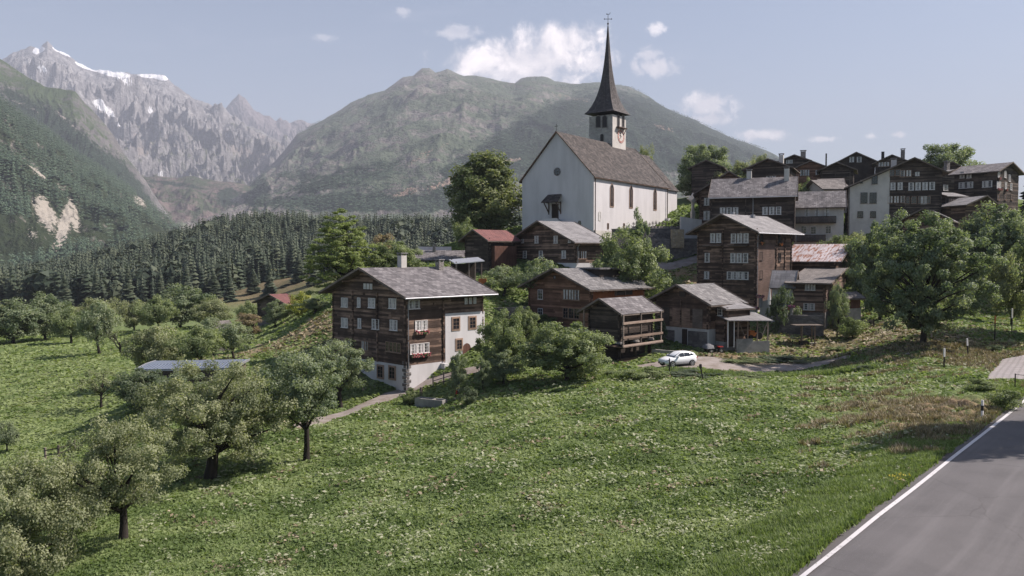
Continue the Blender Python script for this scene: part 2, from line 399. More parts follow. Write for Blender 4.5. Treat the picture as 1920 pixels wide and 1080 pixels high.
# road and paved surfaces as polygons on the ground (x, y), cut a little into the ground
L0 = P(1490, 1080, 22); L1 = P(1920, 745, 51)
RD = Vector((L1.x - L0.x, L1.y - L0.y)).normalized(); RN = Vector((RD.y, -RD.x))    # along the road, across it to the far side
def strip(center, widths, step=1.0):
    """resample a polyline, return left and right edges"""
    pts = []
    for i in range(len(center) - 1):
        a = Vector(center[i]); b = Vector(center[i + 1]); wa, wb = widths[i], widths[i + 1]; n = max(1, int((b - a).length / step))
        for k in range(n): f = k / n; pts.append((a.lerp(b, f), wa + (wb - wa) * f))
    pts.append((Vector(center[-1]), widths[-1])); out = []
    for i, (p, w_) in enumerate(pts):
        d_ = (pts[min(i + 1, len(pts) - 1)][0] - pts[max(i - 1, 0)][0]).normalized(); n = Vector((-d_.y, d_.x)); out.append((p - n * w_ / 2, p + n * w_ / 2))
    return out
def g2(px, py): q = hit_ground(px, py); return Vector((q.x, q.y))
road_line = [Vector((L0.x, L0.y)) + RD * s_ for s_ in (-40, -20, 0, 20, 45)]
e_ = road_line[-1]
road_line += [e_ + (RD * 12 + Vector((1.5, 1))), e_ + (RD * 30 + Vector((8, 4)))]
road_c = [p + RN * 2.75 for p in road_line]
S_road = strip(road_c, [5.9] * len(road_c), .6)
path_c = [g2(552, 806), g2(610, 787), g2(690, 758), g2(735, 744), g2(790, 722), g2(850, 708), g2(905, 692)]
S_path = strip(path_c, [1.6, 2.2, 2.6, 2.2, 1.6, 1.6, 1.6], .6)
lot_c = [g2(1195, 690), g2(1270, 683), g2(1340, 684), g2(1420, 690), g2(1480, 690), g2(1530, 684), g2(1600, 667)]
S_lot = strip(lot_c, [2.5, 6.5, 8.5, 6, 4.5, 3, 1.5], .7)
pv = [P(1848, 722, 58), P(1878, 650, 76), P(1960, 640, 80), P(2010, 735, 56)]
S_pave = [(Vector((pv[0].x, pv[0].y)).lerp(Vector((pv[1].x, pv[1].y)), f), Vector((pv[3].x, pv[3].y)).lerp(Vector((pv[2].x, pv[2].y)), f)) for f in np.linspace(0, 1, 30)]
lane_c = [Vector((P(1180, 505, 136).x, 136)), Vector((P(1260, 499, 137).x, 137)), Vector((P(1315, 488, 139).x, 139)), Vector((P(1380, 480, 141).x, 141))]
S_lane = strip(lane_c, [3.2] * 4, .8)
def smooth_z(S, n=9):
    z = np.array([hz([a.x, (a.x + b.x) / 2, b.x], [a.y, (a.y + b.y) / 2, b.y]) for a, b in S])
    z[:, 0] = z[:, 2] = z[:, 1] if n else z[:, 0]
    return z
def inside_strip(x, y, S, grow=0.0):
    m = np.zeros(x.shape, bool)
    for i in range(len(S) - 1):
        a0, b0 = S[i]; a1, b1 = S[i + 1]
        quad = [a0, b0, b1, a1]; c = (a0 + b0 + a1 + b1) / 4
        if grow: quad = [q + (q - c).normalized() * grow for q in quad]
        mnx = min(q.x for q in quad); mxx = max(q.x for q in quad); mny = min(q.y for q in quad); mxy = max(q.y for q in quad)
        k = np.nonzero((x > mnx) & (x < mxx) & (y > mny) & (y < mxy))[0]
        if len(k) == 0: continue
        xs = x[k]; ys = y[k]; s_ = None; ok = np.ones(len(k), bool); ok2 = np.ones(len(k), bool)
        for j in range(4):
            p = quad[j]; q = quad[(j + 1) % 4]; cr = (q.x - p.x) * (ys - p.y) - (q.y - p.y) * (xs - p.x); ok &= cr >= 0; ok2 &= cr <= 0
        m[k[ok | ok2]] = True
    return m
STRIPS = [S_road, S_path, S_lot, S_pave, S_lane]

# ground sheet: a fan-shaped grid, finest where the camera stands, reaching the horizon
def ground():
    lw = np.concatenate([np.linspace(math.log(4), math.log(33), 60, endpoint=False), np.linspace(math.log(33), math.log(135), 420, endpoint=False),
                         np.linspace(math.log(135), math.log(900), 170, endpoint=False), np.linspace(math.log(900), math.log(14000), 30)])
    q = np.concatenate([np.linspace(-1.6, -.66, 40, endpoint=False), np.linspace(-.66, .66, 560, endpoint=False), np.linspace(.66, 1.6, 40)])
    Y = np.exp(lw)[:, None] - 15 + 0 * q[None]; X = q[None] * (Y + 15)
    x = X.ravel(); y = Y.ravel(); z = hz(x, y)
    out = np.ones(len(x))
    near = (y < 200)
    for S in STRIPS:
        k = np.nonzero(near)[0]; mk = inside_strip(x[k], y[k], S, .45); out[k[mk]] = 0
    bumpy = .10 * fbm(x * .5, y * .5, 4, 3) + .16 * fbm(x * .12, y * .12, 3, 8)
    bank = np.exp(-(((x - 27) / 7) ** 2 + ((y - 48) / 9) ** 2)) * .5
    far = np.clip((y - 250) / 200, 0, 1)
    z = z + out * (bumpy + bank * np.abs(fbm(x * .6, y * .6, 4, 5))) + far * 3 * fbm(x * .02, y * .02, 4, 2)
    z = z - (1 - out) * .10
    n, m_ = Y.shape; i = np.arange(n * m_).reshape(n, m_)
    F = np.stack([i[:-1, :-1], i[:-1, 1:], i[1:, 1:], i[1:, :-1]], -1).reshape(-1, 4)
    # how dry / earthy the ground is
    dry = np.zeros(len(x))
    def spot(px, py, rx, ry, k=1, hit=None):
        nonlocal dry
        c = hit_ground(px, py); dry = np.maximum(dry, k * np.clip(1.6 - np.sqrt(((x - c.x) / rx) ** 2 + ((y - c.y) / ry) ** 2) * 1.1, 0, 1))
    spot(1790, 780, 3.5, 7, .95); spot(1740, 800, 3, 5, .8); spot(1830, 690, 3, 9, .75); spot(1860, 640, 6, 9, .6); spot(1780, 660, 8, 4, .5)
    spot(1560, 640, 9, 9, .62); spot(1640, 650, 8, 7, .7); spot(1500, 660, 8, 5, .55); spot(1390, 668, 6, 4, .85); spot(1440, 660, 7, 3, .8)
    spot(760, 770, 4, 4, .45); spot(860, 765, 3, 2, .6); spot(960, 730, 9, 4, .55); spot(560, 630, 12, 5, .7); spot(520, 650, 14, 5, .5)
    spot(1260, 700, 5, 2, .8); spot(1285, 540, 9, 12, .95); spot(1210, 560, 7, 9, .7); spot(1410, 672, 5, 4, 1); spot(1330, 668, 4, 3, .9); spot(1880, 600, 8, 14, .5)
    hill = np.clip((y - 280) / 60, 0, 1); dry = np.maximum(dry, hill * .45)
    c1 = P(530, 530, 345); dry = np.maximum(dry, np.exp(-(((x - c1.x) / 38) ** 2 + ((y - 345) / 40) ** 2)) * 1.2)
    pale_green = np.exp(-(((x + 60) / 60) ** 2 + ((y - 105) / 35) ** 2))  # paler yellow green of the far meadow slope
    forest = np.clip((y - 300) / 60, 0, 1)
    me = np_mesh('ground', np.stack([x, y, z], -1), F, [M['ground']], {'dry': ('POINT', dry), 'lush': ('POINT', pale_green), 'forest': ('POINT', forest)}, True)
    return tag(link('ground', me), kind='structure')
m, t = new_mat('meadow'); o = t.coord('Object')
n1 = t.noise(o, .9, 6, .7); n2 = t.noise(o, .12, 4, .6); n3 = t.noise(o, 5, 4, .7)
green = t.ramp(n1, [(.3, (.075, .105, .038)), (.5, (.125, .165, .06)), (.7, (.18, .22, .095))])
green = t.mix(t.mapr(n2, .4, .65, 0, .55), green, (.165, .185, .09))
green = t.mix(t.m('MULTIPLY', t.attr('lush'), .6), green, t.mix(n3, (.135, .155, .075), (.235, .24, .135)))
dryc = t.ramp(n3, [(.3, (.085, .06, .035)), (.5, (.20, .145, .09)), (.75, (.33, .25, .17))])
base = t.mix(t.m('MULTIPLY', t.attr('dry'), t.mapr(t.m('ADD', n1, t.m('MULTIPLY', n3, .5)), .5, .85, .25, 1.15), clamp=True), green, dryc)
base = t.mix(t.m('MULTIPLY', t.attr('forest'), t.mapr(t.noise(o, .03, 4, .6), .4, .55)), base, (.045, .055, .025))
M['ground'] = finish(m, t, base, 1.0, t.bump(t.m('ADD', n1, t.m('MULTIPLY', n3, .4)), .8, .25), spec=.1)
ground()
def sheet(name, S, mat_, lift=.0, z_of=None, kind='structure'):
    V = []; zs = []
    for a, b in S:
        for f in np.linspace(0, 1, 5): p = a.lerp(b, f); V.append((p.x, p.y, 0))
    V = np.array(V, float); V[:, 2] = hz(V[:, 0], V[:, 1]) + lift
    n = len(S); i = np.arange(n * 5).reshape(n, 5); F = np.stack([i[:-1, :-1], i[:-1, 1:], i[1:, 1:], i[1:, :-1]], -1).reshape(-1, 4)
    return tag(link(name, np_mesh(name, V, F, [mat_], None, True)), kind=kind)
m, t = new_mat('asphalt'); o = t.coord('Object'); n = t.noise(o, .35, 5, .6); n2 = t.noise(o, 30, 3, .7)
al = t.v('DOT_PRODUCT', o, (RN.x, RN.y, 0)); st = t.noise(t.comb(t.m('MULTIPLY', al, 1.6), t.m('MULTIPLY', t.v('DOT_PRODUCT', o, (RD.x, RD.y, 0)), .06)), 1, 4, .6)
base = t.mix(t.mapr(n, .35, .7), (.118, .110, .112), (.096, .090, .092)); base = t.mix(t.mapr(st, .45, .75, 0, .6), base, (.155, .145, .147))
ck = t.voro(t.v('ADD', o, t.comb(t.m('MULTIPLY', n, 1.2), t.m('MULTIPLY', t.noise(o, 1.3, 4), .5), 0)), .2, 'Distance', 'DISTANCE_TO_EDGE'); base = t.mix(t.mapr(ck, 0, .008, .32, 0), base, (.05, .045, .045)); base = t.mix(t.mapr(n2, .6, .72, 0, .6), base, (.27, .255, .255))
M['asphalt'] = finish(m, t, base, .85, t.bump(n2, .3, .02), spec=.25)
m, t = new_mat('gravel'); o = t.coord('Object'); n = t.noise(o, .8, 5, .65); n2 = t.noise(o, 14, 3, .7)
M['gravel'] = finish(m, t, t.mix(t.mapr(n, .35, .7), t.mix(n2, (.24, .205, .19), (.33, .29, .27)), (.19, .155, .13)), .95, t.bump(n2, .4, .03))
m, t = new_mat('paving'); o = t.coord('Object')
b = t.n.new('ShaderNodeTexBrick'); t.l.new(t.v('MULTIPLY', o, (1, 1, 0)), b.inputs['Vector']); b.inputs['Scale'].default_value = 1
b.inputs['Brick Width'].default_value = .55; b.inputs['Row Height'].default_value = .4; b.inputs['Mortar Size'].default_value = .04
b.inputs['Color1'].default_value = (.29, .26, .26, 1); b.inputs['Color2'].default_value = (.36, .325, .32, 1); b.inputs['Mortar'].default_value = (.14, .13, .12, 1)
M['paving'] = finish(m, t, t.mix(t.mapr(t.noise(o, .6, 4), .4, .7, 0, .5), b.outputs[0], (.24, .21, .20)), .9)
m, t = new_mat('road_paint'); o = t.coord('Object'); n = t.noise(o, 3.5, 6, .8)
M['road_paint'] = finish(m, t, t.mix(t.mapr(n, .54, .66, 0, .75), (.60, .575, .58), (.3, .28, .28)), .7)
sheet('road', S_road, M['asphalt'], .0)
sheet('path', S_path, M['gravel'], .0); sheet('gravel_lot', S_lot, M['gravel'], .0)
sheet('road_shoulder', strip([p - Vector((RN.x, RN.y)) * .44 for p in road_line], [.46] * len(road_line), .6), M['gravel'], .0)
sheet('paved_lot', S_pave, M['paving'], .004); sheet('lane', S_lane, M['gravel'], .0)
off = Vector((RN.x, RN.y))
S_l = strip([p + off * .22 for p in road_line], [.17] * len(road_line), .6); sheet('road_marking', S_l, M['road_paint'], .006)
S_r = strip([p + off * 5.05 for p in road_line], [.15] * len(road_line), .6); sheet('road_marking', S_r, M['road_paint'], .006)

# ------------------------------------------------------------------ mountains
def mountain_mat(name, rock1, rock2, green1, green2, veg_lo, veg_hi, forest_c=(.022, .035, .022), sc_=1.0, scree=(.33, .29, .27)):
    m, t = new_mat(name); o = t.coord('Object'); g = t.n.new('ShaderNodeNewGeometry')
    n = t.noise(o, .004 * sc_, 8, .68); n2 = t.noise(o, .022 * sc_, 6, .7); n3 = t.noise(o, .09 * sc_, 3, .7)
    slope = t.sep(g.outputs['Normal'])[2]; vv = t.v('DOT_PRODUCT', o, (.62, .1, 1.0)); strat = t.noise(t.comb(t.m('MULTIPLY', vv, .018 * sc_), t.m('MULTIPLY', t.noise(o, .002 * sc_, 4), 3), 0), 1, 4, .7)
    rock = t.ramp(t.m('ADD', t.m('MULTIPLY', n2, .5), t.m('ADD', t.m('MULTIPLY', n3, .3), t.m('MULTIPLY', strat, .2))), [(.36, tuple(c * .45 for c in rock1)), (.5, rock1), (.62, rock2)])
    gr = t.ramp(n2, [(.3, green1), (.7, green2)])
    f = t.m('ADD', t.attr('veg'), t.m('ADD', t.m('MULTIPLY', t.m('SUBTRACT', n, .5), 2.2), t.m('MULTIPLY', t.m('SUBTRACT', n2, .5), 2.4)))
    f = t.m('ADD', f, t.m('MULTIPLY', t.m('SUBTRACT', slope, .6), veg_hi))
    base = t.mix(t.mapr(f, .25, .75), rock, gr)
    ff = t.m('ADD', t.attr('forest'), t.m('MULTIPLY', t.m('SUBTRACT', n2, .5), 1.5))
    base = t.mix(t.mapr(ff, .42, .6), base, t.ramp(n3, [(.3, tuple(c * .6 for c in forest_c)), (.7, tuple(c * 1.6 for c in forest_c))]))
    base = t.mix(t.mapr(t.m('ADD', t.attr('bare'), t.m('ADD', t.m('MULTIPLY', t.m('SUBTRACT', n2, .5), 2.4), t.m('MULTIPLY', t.m('SUBTRACT', n3, .5), 1.6))), .55, .8), base, t.mix(n3, tuple(c * .7 for c in scree), scree))
    base = t.mix(t.mapr(t.m('ADD', t.attr('snow'), t.m('MULTIPLY', t.m('SUBTRACT', n2, .5), .5)), .45, .55), base, (.85, .85, .88))
    return finish(m, t, base, 1.0, t.bump(t.m('ADD', n2, t.m('MULTIPLY', n3, .5)), .9, 22 / sc_), spec=.05)
def mountain(name, ridge, Dr, foot, mat_, x0, x1, cols=700, rows=220, amp=60, flute=0, k=1.3, jag=6, seed=1, snow=(), forest=(), bare=(), veg=.5, back=1.25, nscale=1.0, envr=.03, gain=.5, ffreq=.012, tfreq=1.6, shear=0):
    """a real relief: crest line through the surveyed skyline at its distance, ground falling towards the valley in front and away behind"""
    rx = np.array([r[0] for r in ridge], float); ry = np.array([r[1] for r in ridge], float); px = np.linspace(x0, x1, cols)
    py = np.interp(px, rx, ry); D0 = np.interp(px, [d_[0] for d_ in Dr], [d_[1] for d_ in Dr])
    r_ = (px - 960) / FPX
    def z_at(pyv, Dv): b = (540 - pyv) / FPX; return CAM.z + (-sp + b * cp) / (cp + b * sp) * Dv
    py = py + jag * fbm(px * .035, px * 0 + seed * 3.3, 4, seed, .5)
    zr = z_at(py, D0); fy, fD = foot; zf = z_at(fy, fD)
    tt = np.concatenate([np.linspace(-.35, 0, 16, endpoint=False), np.linspace(0, 1, rows) ** 1.15])
    T = tt[:, None] + 0 * px[None]; Dm = np.where(T >= 0, D0[None] * (fD / D0[None]) ** np.clip(T, 0, 1), D0[None] * (1 - T * (back - 1) / .35))
    s_ = np.clip(T, 0, 1)
    def soft(a, wpx):
        n_ = max(3, int(wpx / (px[1] - px[0]))); kx = np.hanning(n_ + 2)[1:-1]; kx /= kx.sum(); p_ = np.pad(a, n_, mode='edge'); return np.convolve(p_, kx, 'same')[n_:-n_]
    w1 = np.clip(s_ * 9, 0, 1); w2 = np.clip(s_ * 2.5 - .1, 0, 1); zrr = zr[None] * (1 - w1) + soft(zr, 50)[None] * w1; zrr = zrr * (1 - w2) + soft(zr, 260)[None] * w2
    Z = np.where(T >= 0, zf + (zrr - zf) * (1 - s_) ** k, zr[None] * (1 + T * 1.6))
    X = r_[None] * Dm
    env = np.minimum(1, s_ * 3.2 + envr) * (1 - s_ ** 6 * .5)
    nx = X / 1000 * nscale; ny = Dm / 1000 * nscale
    wx = fbm(nx * 1.1, ny * 1.1, 3, seed + 40) * .5
    rel = amp * (ridged(nx * 1.6 + wx, ny * 1.6, 6, seed, gain) - .55) + amp * .22 * fbm(nx * 9, ny * 9, 5, seed + 9)
    if flute:
        sh = px[None] + 60 * fbm(px[None] * .008 + 0 * T, T * 2.0, 4, seed + 7) + shear * s_
        rel = rel + flute * (ridged(sh * ffreq, T * tfreq, 5, seed + 20, .5) - .5) * (1 - .35 * s_)
    Z = Z + env * np.where(T >= 0, rel, rel * .4)
    Xv = X.ravel(); Yv = Dm.ravel(); Zv = Z.ravel()
    dy = Yv * cp - (Zv - CAM.z) * sp; PX = 960 + FPX * Xv / dy; PY = 540 - FPX * ((Zv - CAM.z) * cp + Yv * sp) / dy
    def mask(L):
        o_ = np.zeros(len(Xv))
        for (cx, cy, ax, ay, ang, kk) in L:
            ca, sa = math.cos(R(ang)), math.sin(R(ang)); u = (PX - cx) * ca + (PY - cy) * sa; v = -(PX - cx) * sa + (PY - cy) * ca
            o_ = np.maximum(o_, kk * np.clip(1.5 - np.sqrt((u / ax) ** 2 + (v / ay) ** 2), 0, 1))
        return o_
    front = (T.ravel() > -.02)
    n, m_ = T.shape; i = np.arange(n * m_).reshape(n, m_); F = np.stack([i[:-1, :-1], i[1:, :-1], i[1:, 1:], i[:-1, 1:]], -1).reshape(-1, 4)
    vg = veg(T, PX.reshape(T.shape), PY.reshape(T.shape)).ravel() if callable(veg) else np.full(len(Xv), veg)
    at = {'snow': ('POINT', mask(snow) * front), 'forest': ('POINT', mask(forest)), 'bare': ('POINT', mask(bare)), 'veg': ('POINT', vg)}
    me = np_mesh(name, np.stack([Xv, Yv, Zv], -1), F, [mat_], at, True)
    tag(link(name, me), kind='structure')
    return dict(X=X, Y=Dm, Z=Z, T=T, PX=PX.reshape(T.shape), PY=PY.reshape(T.shape), forest=mask(forest).reshape(T.shape), bare=mask(bare).reshape(T.shape))
RK = mountain_mat('massif_rock', (.21, .20, .205), (.44, .425, .42), (.07, .08, .05), (.10, .11, .07), 0, .8, sc_=.6)
RP = mountain_mat('peak_rock', (.15, .125, .13), (.29, .25, .25), (.07, .08, .05), (.10, .11, .07), 0, .4, sc_=.6)
GM = mountain_mat('alp', (.20, .18, .17), (.36, .33, .31), (.070, .094, .066), (.122, .142, .103), 0, 1.0, sc_=.9, scree=(.34, .25, .20))
SM = mountain_mat('saddle_rock', (.17, .13, .125), (.33, .26, .245), (.05, .065, .038), (.07, .09, .05), 0, .6, sc_=1.4)
LM = mountain_mat('slope_rock', (.15, .14, .14), (.29, .27, .26), (.045, .068, .036), (.075, .10, .05), 0, 1.0, sc_=1.6)
FM = mountain_mat('forest_floor', (.22, .20, .18), (.42, .38, .33), (.025, .036, .022), (.045, .058, .032), 0, 1.0, sc_=3, scree=(.42, .38, .33))
massif = mountain('mountain', [(-300,150),(-100,140),(0,122),(19,109),(35,97),(58,91),(68,86),(84,93),(91,82),(99,76),(111,91),(136,102),(154,119),(187,132),(210,130),(233,136),(249,138),(288,139),(315,140),(330,156),(350,171),(381,191),(412,200),(424,199),(436,216),(467,237),(505,253),(544,268),(600,300),(700,340)],
    [(-300, 8500), (700, 8500)], (400, 4300), RK, -300, 700, 1000, 340, 430, 230, 1.15, 3.0, 3, gain=.50, nscale=.75, tfreq=4.0, shear=160,
    snow=[(72,94,11,6,-20,1.2),(122,98,24,5,22,1.2),(172,126,30,6,16,1.2),(215,138,28,6,10,1.2),(190,196,12,5,45,1.3),(205,210,14,5,35,1.2),(240,152,12,4,10,1),(288,143,30,4,4,1),(303,147,12,4,8,1),(185,198,15,6,40,1),(80,130,12,5,30,.9),(282,207,5,5,0,1),(222,234,5,3,0,1),(304,327,8,3,0,1),(345,162,5,3,0,1)],
    bare=[(500,260,60,5,24,.8),(470,290,60,14,20,.75),(268,280,16,22,60,.8),(250,270,5,40,12,.6)],
    veg=lambda T, PX, PY: np.clip((PY - 215) / 160, -.6, .42) , ffreq=.0105)
mountain('distant_peak', [(380,300),(400,240),(428,200),(439,187),(453,176),(467,187),(480,206),(509,218),(521,226),(529,222),(544,233),(556,226),(568,224),(591,233),(622,250),(700,300)],
    [(380, 11000), (700, 11000)], (330, 8800), RP, 380, 700, 360, 90, 260, 260, 1.1, 4, 5, veg=-.6, ffreq=.05)
big = mountain('alpine_mountain', [(330,440),(400,425),(440,380),(470,345),(500,318),(520,300),(544,272),(560,252),(603,228),(630,213),(660,192),(693,178),(723,170),(757,145),(777,140),(793,127),(807,126),(818,136),(827,134),(840,128),(853,135),(870,142),(893,142),(920,147),(963,157),(977,146),(990,143),(1027,145),(1040,152),(1080,157),(1120,154),(1180,163),(1220,185),(1250,205),(1300,225),(1330,240),(1380,262),(1430,280),(1460,295),(1500,312),(1600,350),(1750,400),(2100,470)],
    [(330, 4700), (800, 6000), (1200, 6000), (1600, 4800), (2100, 4000)], (435, 2100), GM, 330, 2100, 1100, 330, 115, 15, 1.25, 1.4, 11, nscale=.6, gain=.50, tfreq=5.0, shear=-260,
    forest=[(1300,275,210,52,24,1.25),(1120,300,170,48,-4,1.15),(900,330,150,34,-25,.9),(1000,250,150,34,-28,.95),(880,300,70,14,-25,.8),(640,335,150,22,-14,.65),(1130,250,110,45,-10,.75),(1350,290,150,42,22,1.1),(1230,250,70,26,20,.9),(700,380,240,20,0,.85),(480,360,30,40,0,.8),(560,330,60,14,0,.6),(1010,300,90,20,-15,.7)],
    bare=[(830,345,45,6,-22,1),(880,325,40,5,-20,.9),(760,360,40,6,-15,.8),(960,300,20,5,-10,.7),(1000,330,30,6,0,.8),(800,290,50,7,-30,.55),(1245,240,30,5,15,.5),(1080,185,60,4,10,.5)],
    veg=lambda T, PX, PY: .47 - .35 * np.exp(-((PX - 800) / 90) ** 2 - ((PY - 145) / 30) ** 2) - .35 * np.clip((620 - PX) / 150, 0, 1), ffreq=.012)
mountain('valley_rocks', [(150,420),(240,345),(262,332),(300,330),(333,334),(365,330),(400,338),(440,342),(480,352),(540,380),(640,420)],
    [(150, 4000), (640, 4000)], (430, 3000), SM, 150, 640, 420, 90, 90, 40, 1.3, 1.5, 15, forest=[(430,370,30,26,0,.7),(330,345,60,5,8,.7),(270,350,20,8,0,.8)], veg=.35)
left_ridge = mountain('rocky_slope', [(-500,-120),(-200,-20),(0,103),(47,136),(90,160),(148,171),(175,202),(194,222),(218,253),(241,295),(272,334),(311,393),(350,440),(420,520)],
    [(-500, 3000), (420, 3400)], (480, 2300), LM, -500, 420, 700, 200, 100, 50, 1.2, 2, 21,
    forest=[(60,210,90,20,38,.75),(150,270,120,24,45,.8),(230,340,80,26,50,.95),(60,300,100,60,0,.9)], bare=[(40,195,40,5,20,.5),(130,230,50,5,40,.5)], veg=lambda T, PX, PY: .62 - .5 * np.clip((PX - 100) / 200, 0, 1), ffreq=.02)
fslope = mountain('forested_slope', [(-600,-60),(-200,90),(0,186),(39,212),(97,251),(155,297),(218,336),(272,376),(303,402),(350,446),(430,500),(560,560)],
    [(-600, 1500), (0, 1900), (350, 2500), (560, 2500)], (540, 800), FM, -600, 560, 620, 260, 50, 15, 1.15, 1.2, 31, gain=.42,
    bare=[(85,400,17,36,-28,1.1),(120,425,12,52,14,1.15),(140,405,10,30,-10,.9),(70,318,26,7,42,1.05),(35,372,10,5,0,.9),(115,350,10,6,0,.6),(262,378,10,16,-40,.8),(60,440,12,18,0,.5)], veg=.75, nscale=2.0, ffreq=.01)

# ------------------------------------------------------------------ houses
HALL = []
def solve_w(O, d, px):
    """how far to walk from O along d until the photo column px is reached"""
    lo, hi = 0.0, 80.0; f = lambda s_: proj(O + d * s_)[0] - px
    a = f(0); b = f(hi)
    for _ in range(50):
        mid = (lo + hi) / 2
        if (f(mid) > 0) == (a > 0): lo = mid
        else: hi = mid
    return lo
class House:
    def __init__(h, name, label, cat, corner, th, xl, xr, ye, ya, gable='A', rf=.5, group=None, e1=None, wA=None, wB=None, sink=2.5):
        HALL.append(h); O = P(*corner); h.th = R(th); B = Vector((math.cos(h.th), math.sin(h.th), 0)); A = Vector((-B.y, B.x, 0))
        h.O = O; h.wA = wA or solve_w(O, A, xl); h.wB = wB or solve_w(O, B, xr)
        h.ze = P(corner[0], ye, corner[2]).z - O.z
        q = O + (A * h.wA * rf if gable == 'A' else B * h.wB * rf)
        h.za = P(proj(q)[0], ya, q.y).z - O.z - .12
        h.rf = rf; h.g = gable; h.sink = sink; h.e1 = h.ze if e1 is None else e1
        h.root = empty(name, O, h.th, label, cat, group); h.Mi = (Matrix.Translation(O) @ Matrix.Rotation(h.th, 4, 'Z')).inverted()
    def hit(h, face, px, py, off=0.0):
        c = h.Mi @ CAM; d_ = h.Mi.to_3x3() @ ray(px, py)
        k = (-off - c.x) / d_.x if face == 'A' else (-off - c.y) / d_.y
        p = c + d_ * k; return (p.y if face == 'A' else p.x), p.z
    def top(h, u):
        """underside of the roof at u across the gable"""
        W_ = h.wA if h.g == 'A' else h.wB; r_ = W_ * h.rf
        return h.ze + (h.za - h.ze) * u / r_ if u < r_ else h.e1 + (h.za - h.e1) * (W_ - u) / (W_ - r_)
    def body(h, zf=0.0, mat_='wood_dark', base='plaster', course=.24, zbase=None, boards=True, log_ends=True, pitch_ends=()):
        """timber walls laid in courses over a masonry base; zf = height where the timber starts"""
        m = MB(); W_ = h.wA if h.g == 'A' else h.wB; L_ = h.wB if h.g == 'A' else h.wA
        def pt(u, l, z): return (l, u, z) if h.g == 'A' else (u, l, z)
        prof = [(0, zf), (W_, zf), (W_, h.e1), (W_ * h.rf, h.za), (0, h.ze)]
        f0 = [pt(u, 0, z) for u, z in prof]; f1 = [pt(u, L_, z) for u, z in prof]
        m.face(f0 if h.g == 'B' else f0[::-1], 0, .4); m.face(f1[::-1] if h.g == 'B' else f1, 0, .4)
        for i in range(5):
            j = (i + 1) % 5; q = [f0[i], f0[j], f1[j], f1[i]]
            m.face(q if h.g == 'A' else q[::-1], 0, .4)
        if boards:
            rng = random.Random(h.root.name + str(round(h.O.x)))
            z = zf; i = 0
            while z < h.za - .1:
                z1 = z + course * rng.uniform(.9, 1.1); zm = (z + z1) / 2
                for face in ('A', 'B'):
                    gab = (face == h.g); Wf = h.wA if face == 'A' else h.wB
                    if gab:
                        u0 = 0 if zm < h.ze else W_ * h.rf * (zm - h.ze) / (h.za - h.ze); u1 = W_ if zm < h.e1 else W_ - W_ * (1 - h.rf) * (zm - h.e1) / (h.za - h.e1)
                        u0 += .05 if zm >= h.ze else 0; u1 -= .05 if zm >= h.e1 else 0
                    else:
                        if z1 > h.ze: continue
                        u0, u1 = 0, Wf
                    if u1 - u0 < .4: continue
                    cuts = [u0] + sorted(rng.uniform(u0 + .3, u1 - .3) for _ in range(int((u1 - u0) / 4.5))) + [u1]
                    for a, b in zip(cuts, cuts[1:]):
                        o_ = rng.uniform(.02, .06)
                        if face == 'A': m.box(-o_, .02, a, b, z + .006, z1 - .012, 0, rng.random())
                        else: m.box(a, b, -o_, .02, z + .006, z1 - .012, 0, rng.random())
                z = z1; i += 1
        w_ = m.build('wall', M[mat_], h.root)
        if log_ends and boards:
            rng = random.Random(3)
            def stack(fn_):
                e = MB(); z = zf
                while z < h.ze - .05: fn_(e, z, rng.uniform(.13, .24)); z += course
                e.build('log_joint', M[mat_], h.root)
            def corner(e, z, a): e.box(-a, 0, .02, .16, z, z + course * .85); e.box(.02, .16, -a, 0, z + course * .5, z + course * 1.3)
            stack(corner)
            for face, u in pitch_ends:
                if face == 'A': stack(lambda e, z, a: e.box(-a, -.0, u - .08, u + .08, z, z + course * .85))
                else: stack(lambda e, z, a: e.box(u - .08, u + .08, -a, -.0, z, z + course * .85))
            stack(lambda e, z, a: e.box(-a, 0, h.wA - .16, h.wA - .02, z, z + course * .85))
            stack(lambda e, z, a: e.box(h.wB - .16, h.wB - .02, -a, 0, z, z + course * .85))
        if base:
            zb = -h.sink; f = MB(); g_ = .07
            f.box(-g_, h.wB + g_, -g_, h.wA + g_, zb, zf - .003); f.build('foundation', M[base], h.root)
        return h
    def roof(h, mat_='slate', eo=.9, go=.7, th=.16, name='roof', trim='wood_grey', gutter=False, rafters=True, go2=None):
        m = MB(); W_ = h.wA if h.g == 'A' else h.wB; L_ = h.wB if h.g == 'A' else h.wA; go2 = go if go2 is None else go2
        def pt(u, l, z): return Vector((l, u, z)) if h.g == 'A' else Vector((u, l, z))
        r_ = W_ * h.rf; s0 = (h.za - h.ze) / r_; s1 = (h.za - h.e1) / (W_ - r_)
        for side, (ua, za, ub, zb) in enumerate((( -eo, h.ze - s0 * eo, r_, h.za), (W_ + eo, h.e1 - s1 * eo, r_, h.za))):
            n = 26; n2 = 5
            # gently uneven top surface
            top = {}
            for i in range(n + 1):
                for j in range(n2 + 1):
                    l = -go + (L_ + go + go2) * i / n; f = j / n2; u = ua + (ub - ua) * f; z = za + (zb - za) * f
                    wob = .05 * math.sin(l * .9 + h.O.x) * math.sin(f * 3.1) + .02 * math.sin(l * 2.7 + side)
                    top[i, j] = (pt(u, l, z + th + .02 + (wob if 0 < j < n2 else wob * .3)), l, f * math.hypot(ub - ua, zb - za))
            for i in range(n):
                for j in range(n2):
                    q = [top[i, j], top[i + 1, j], top[i + 1, j + 1], top[i, j + 1]]
                    flip = (h.g == 'A') == (side == 0)
                    if not flip: q = q[::-1]
                    if h.g == 'A' and side == 1 or h.g == 'B' and side == 0: pass
                    m.face([a[0] for a in q], 0, .5, [(a[1], a[2]) for a in q])
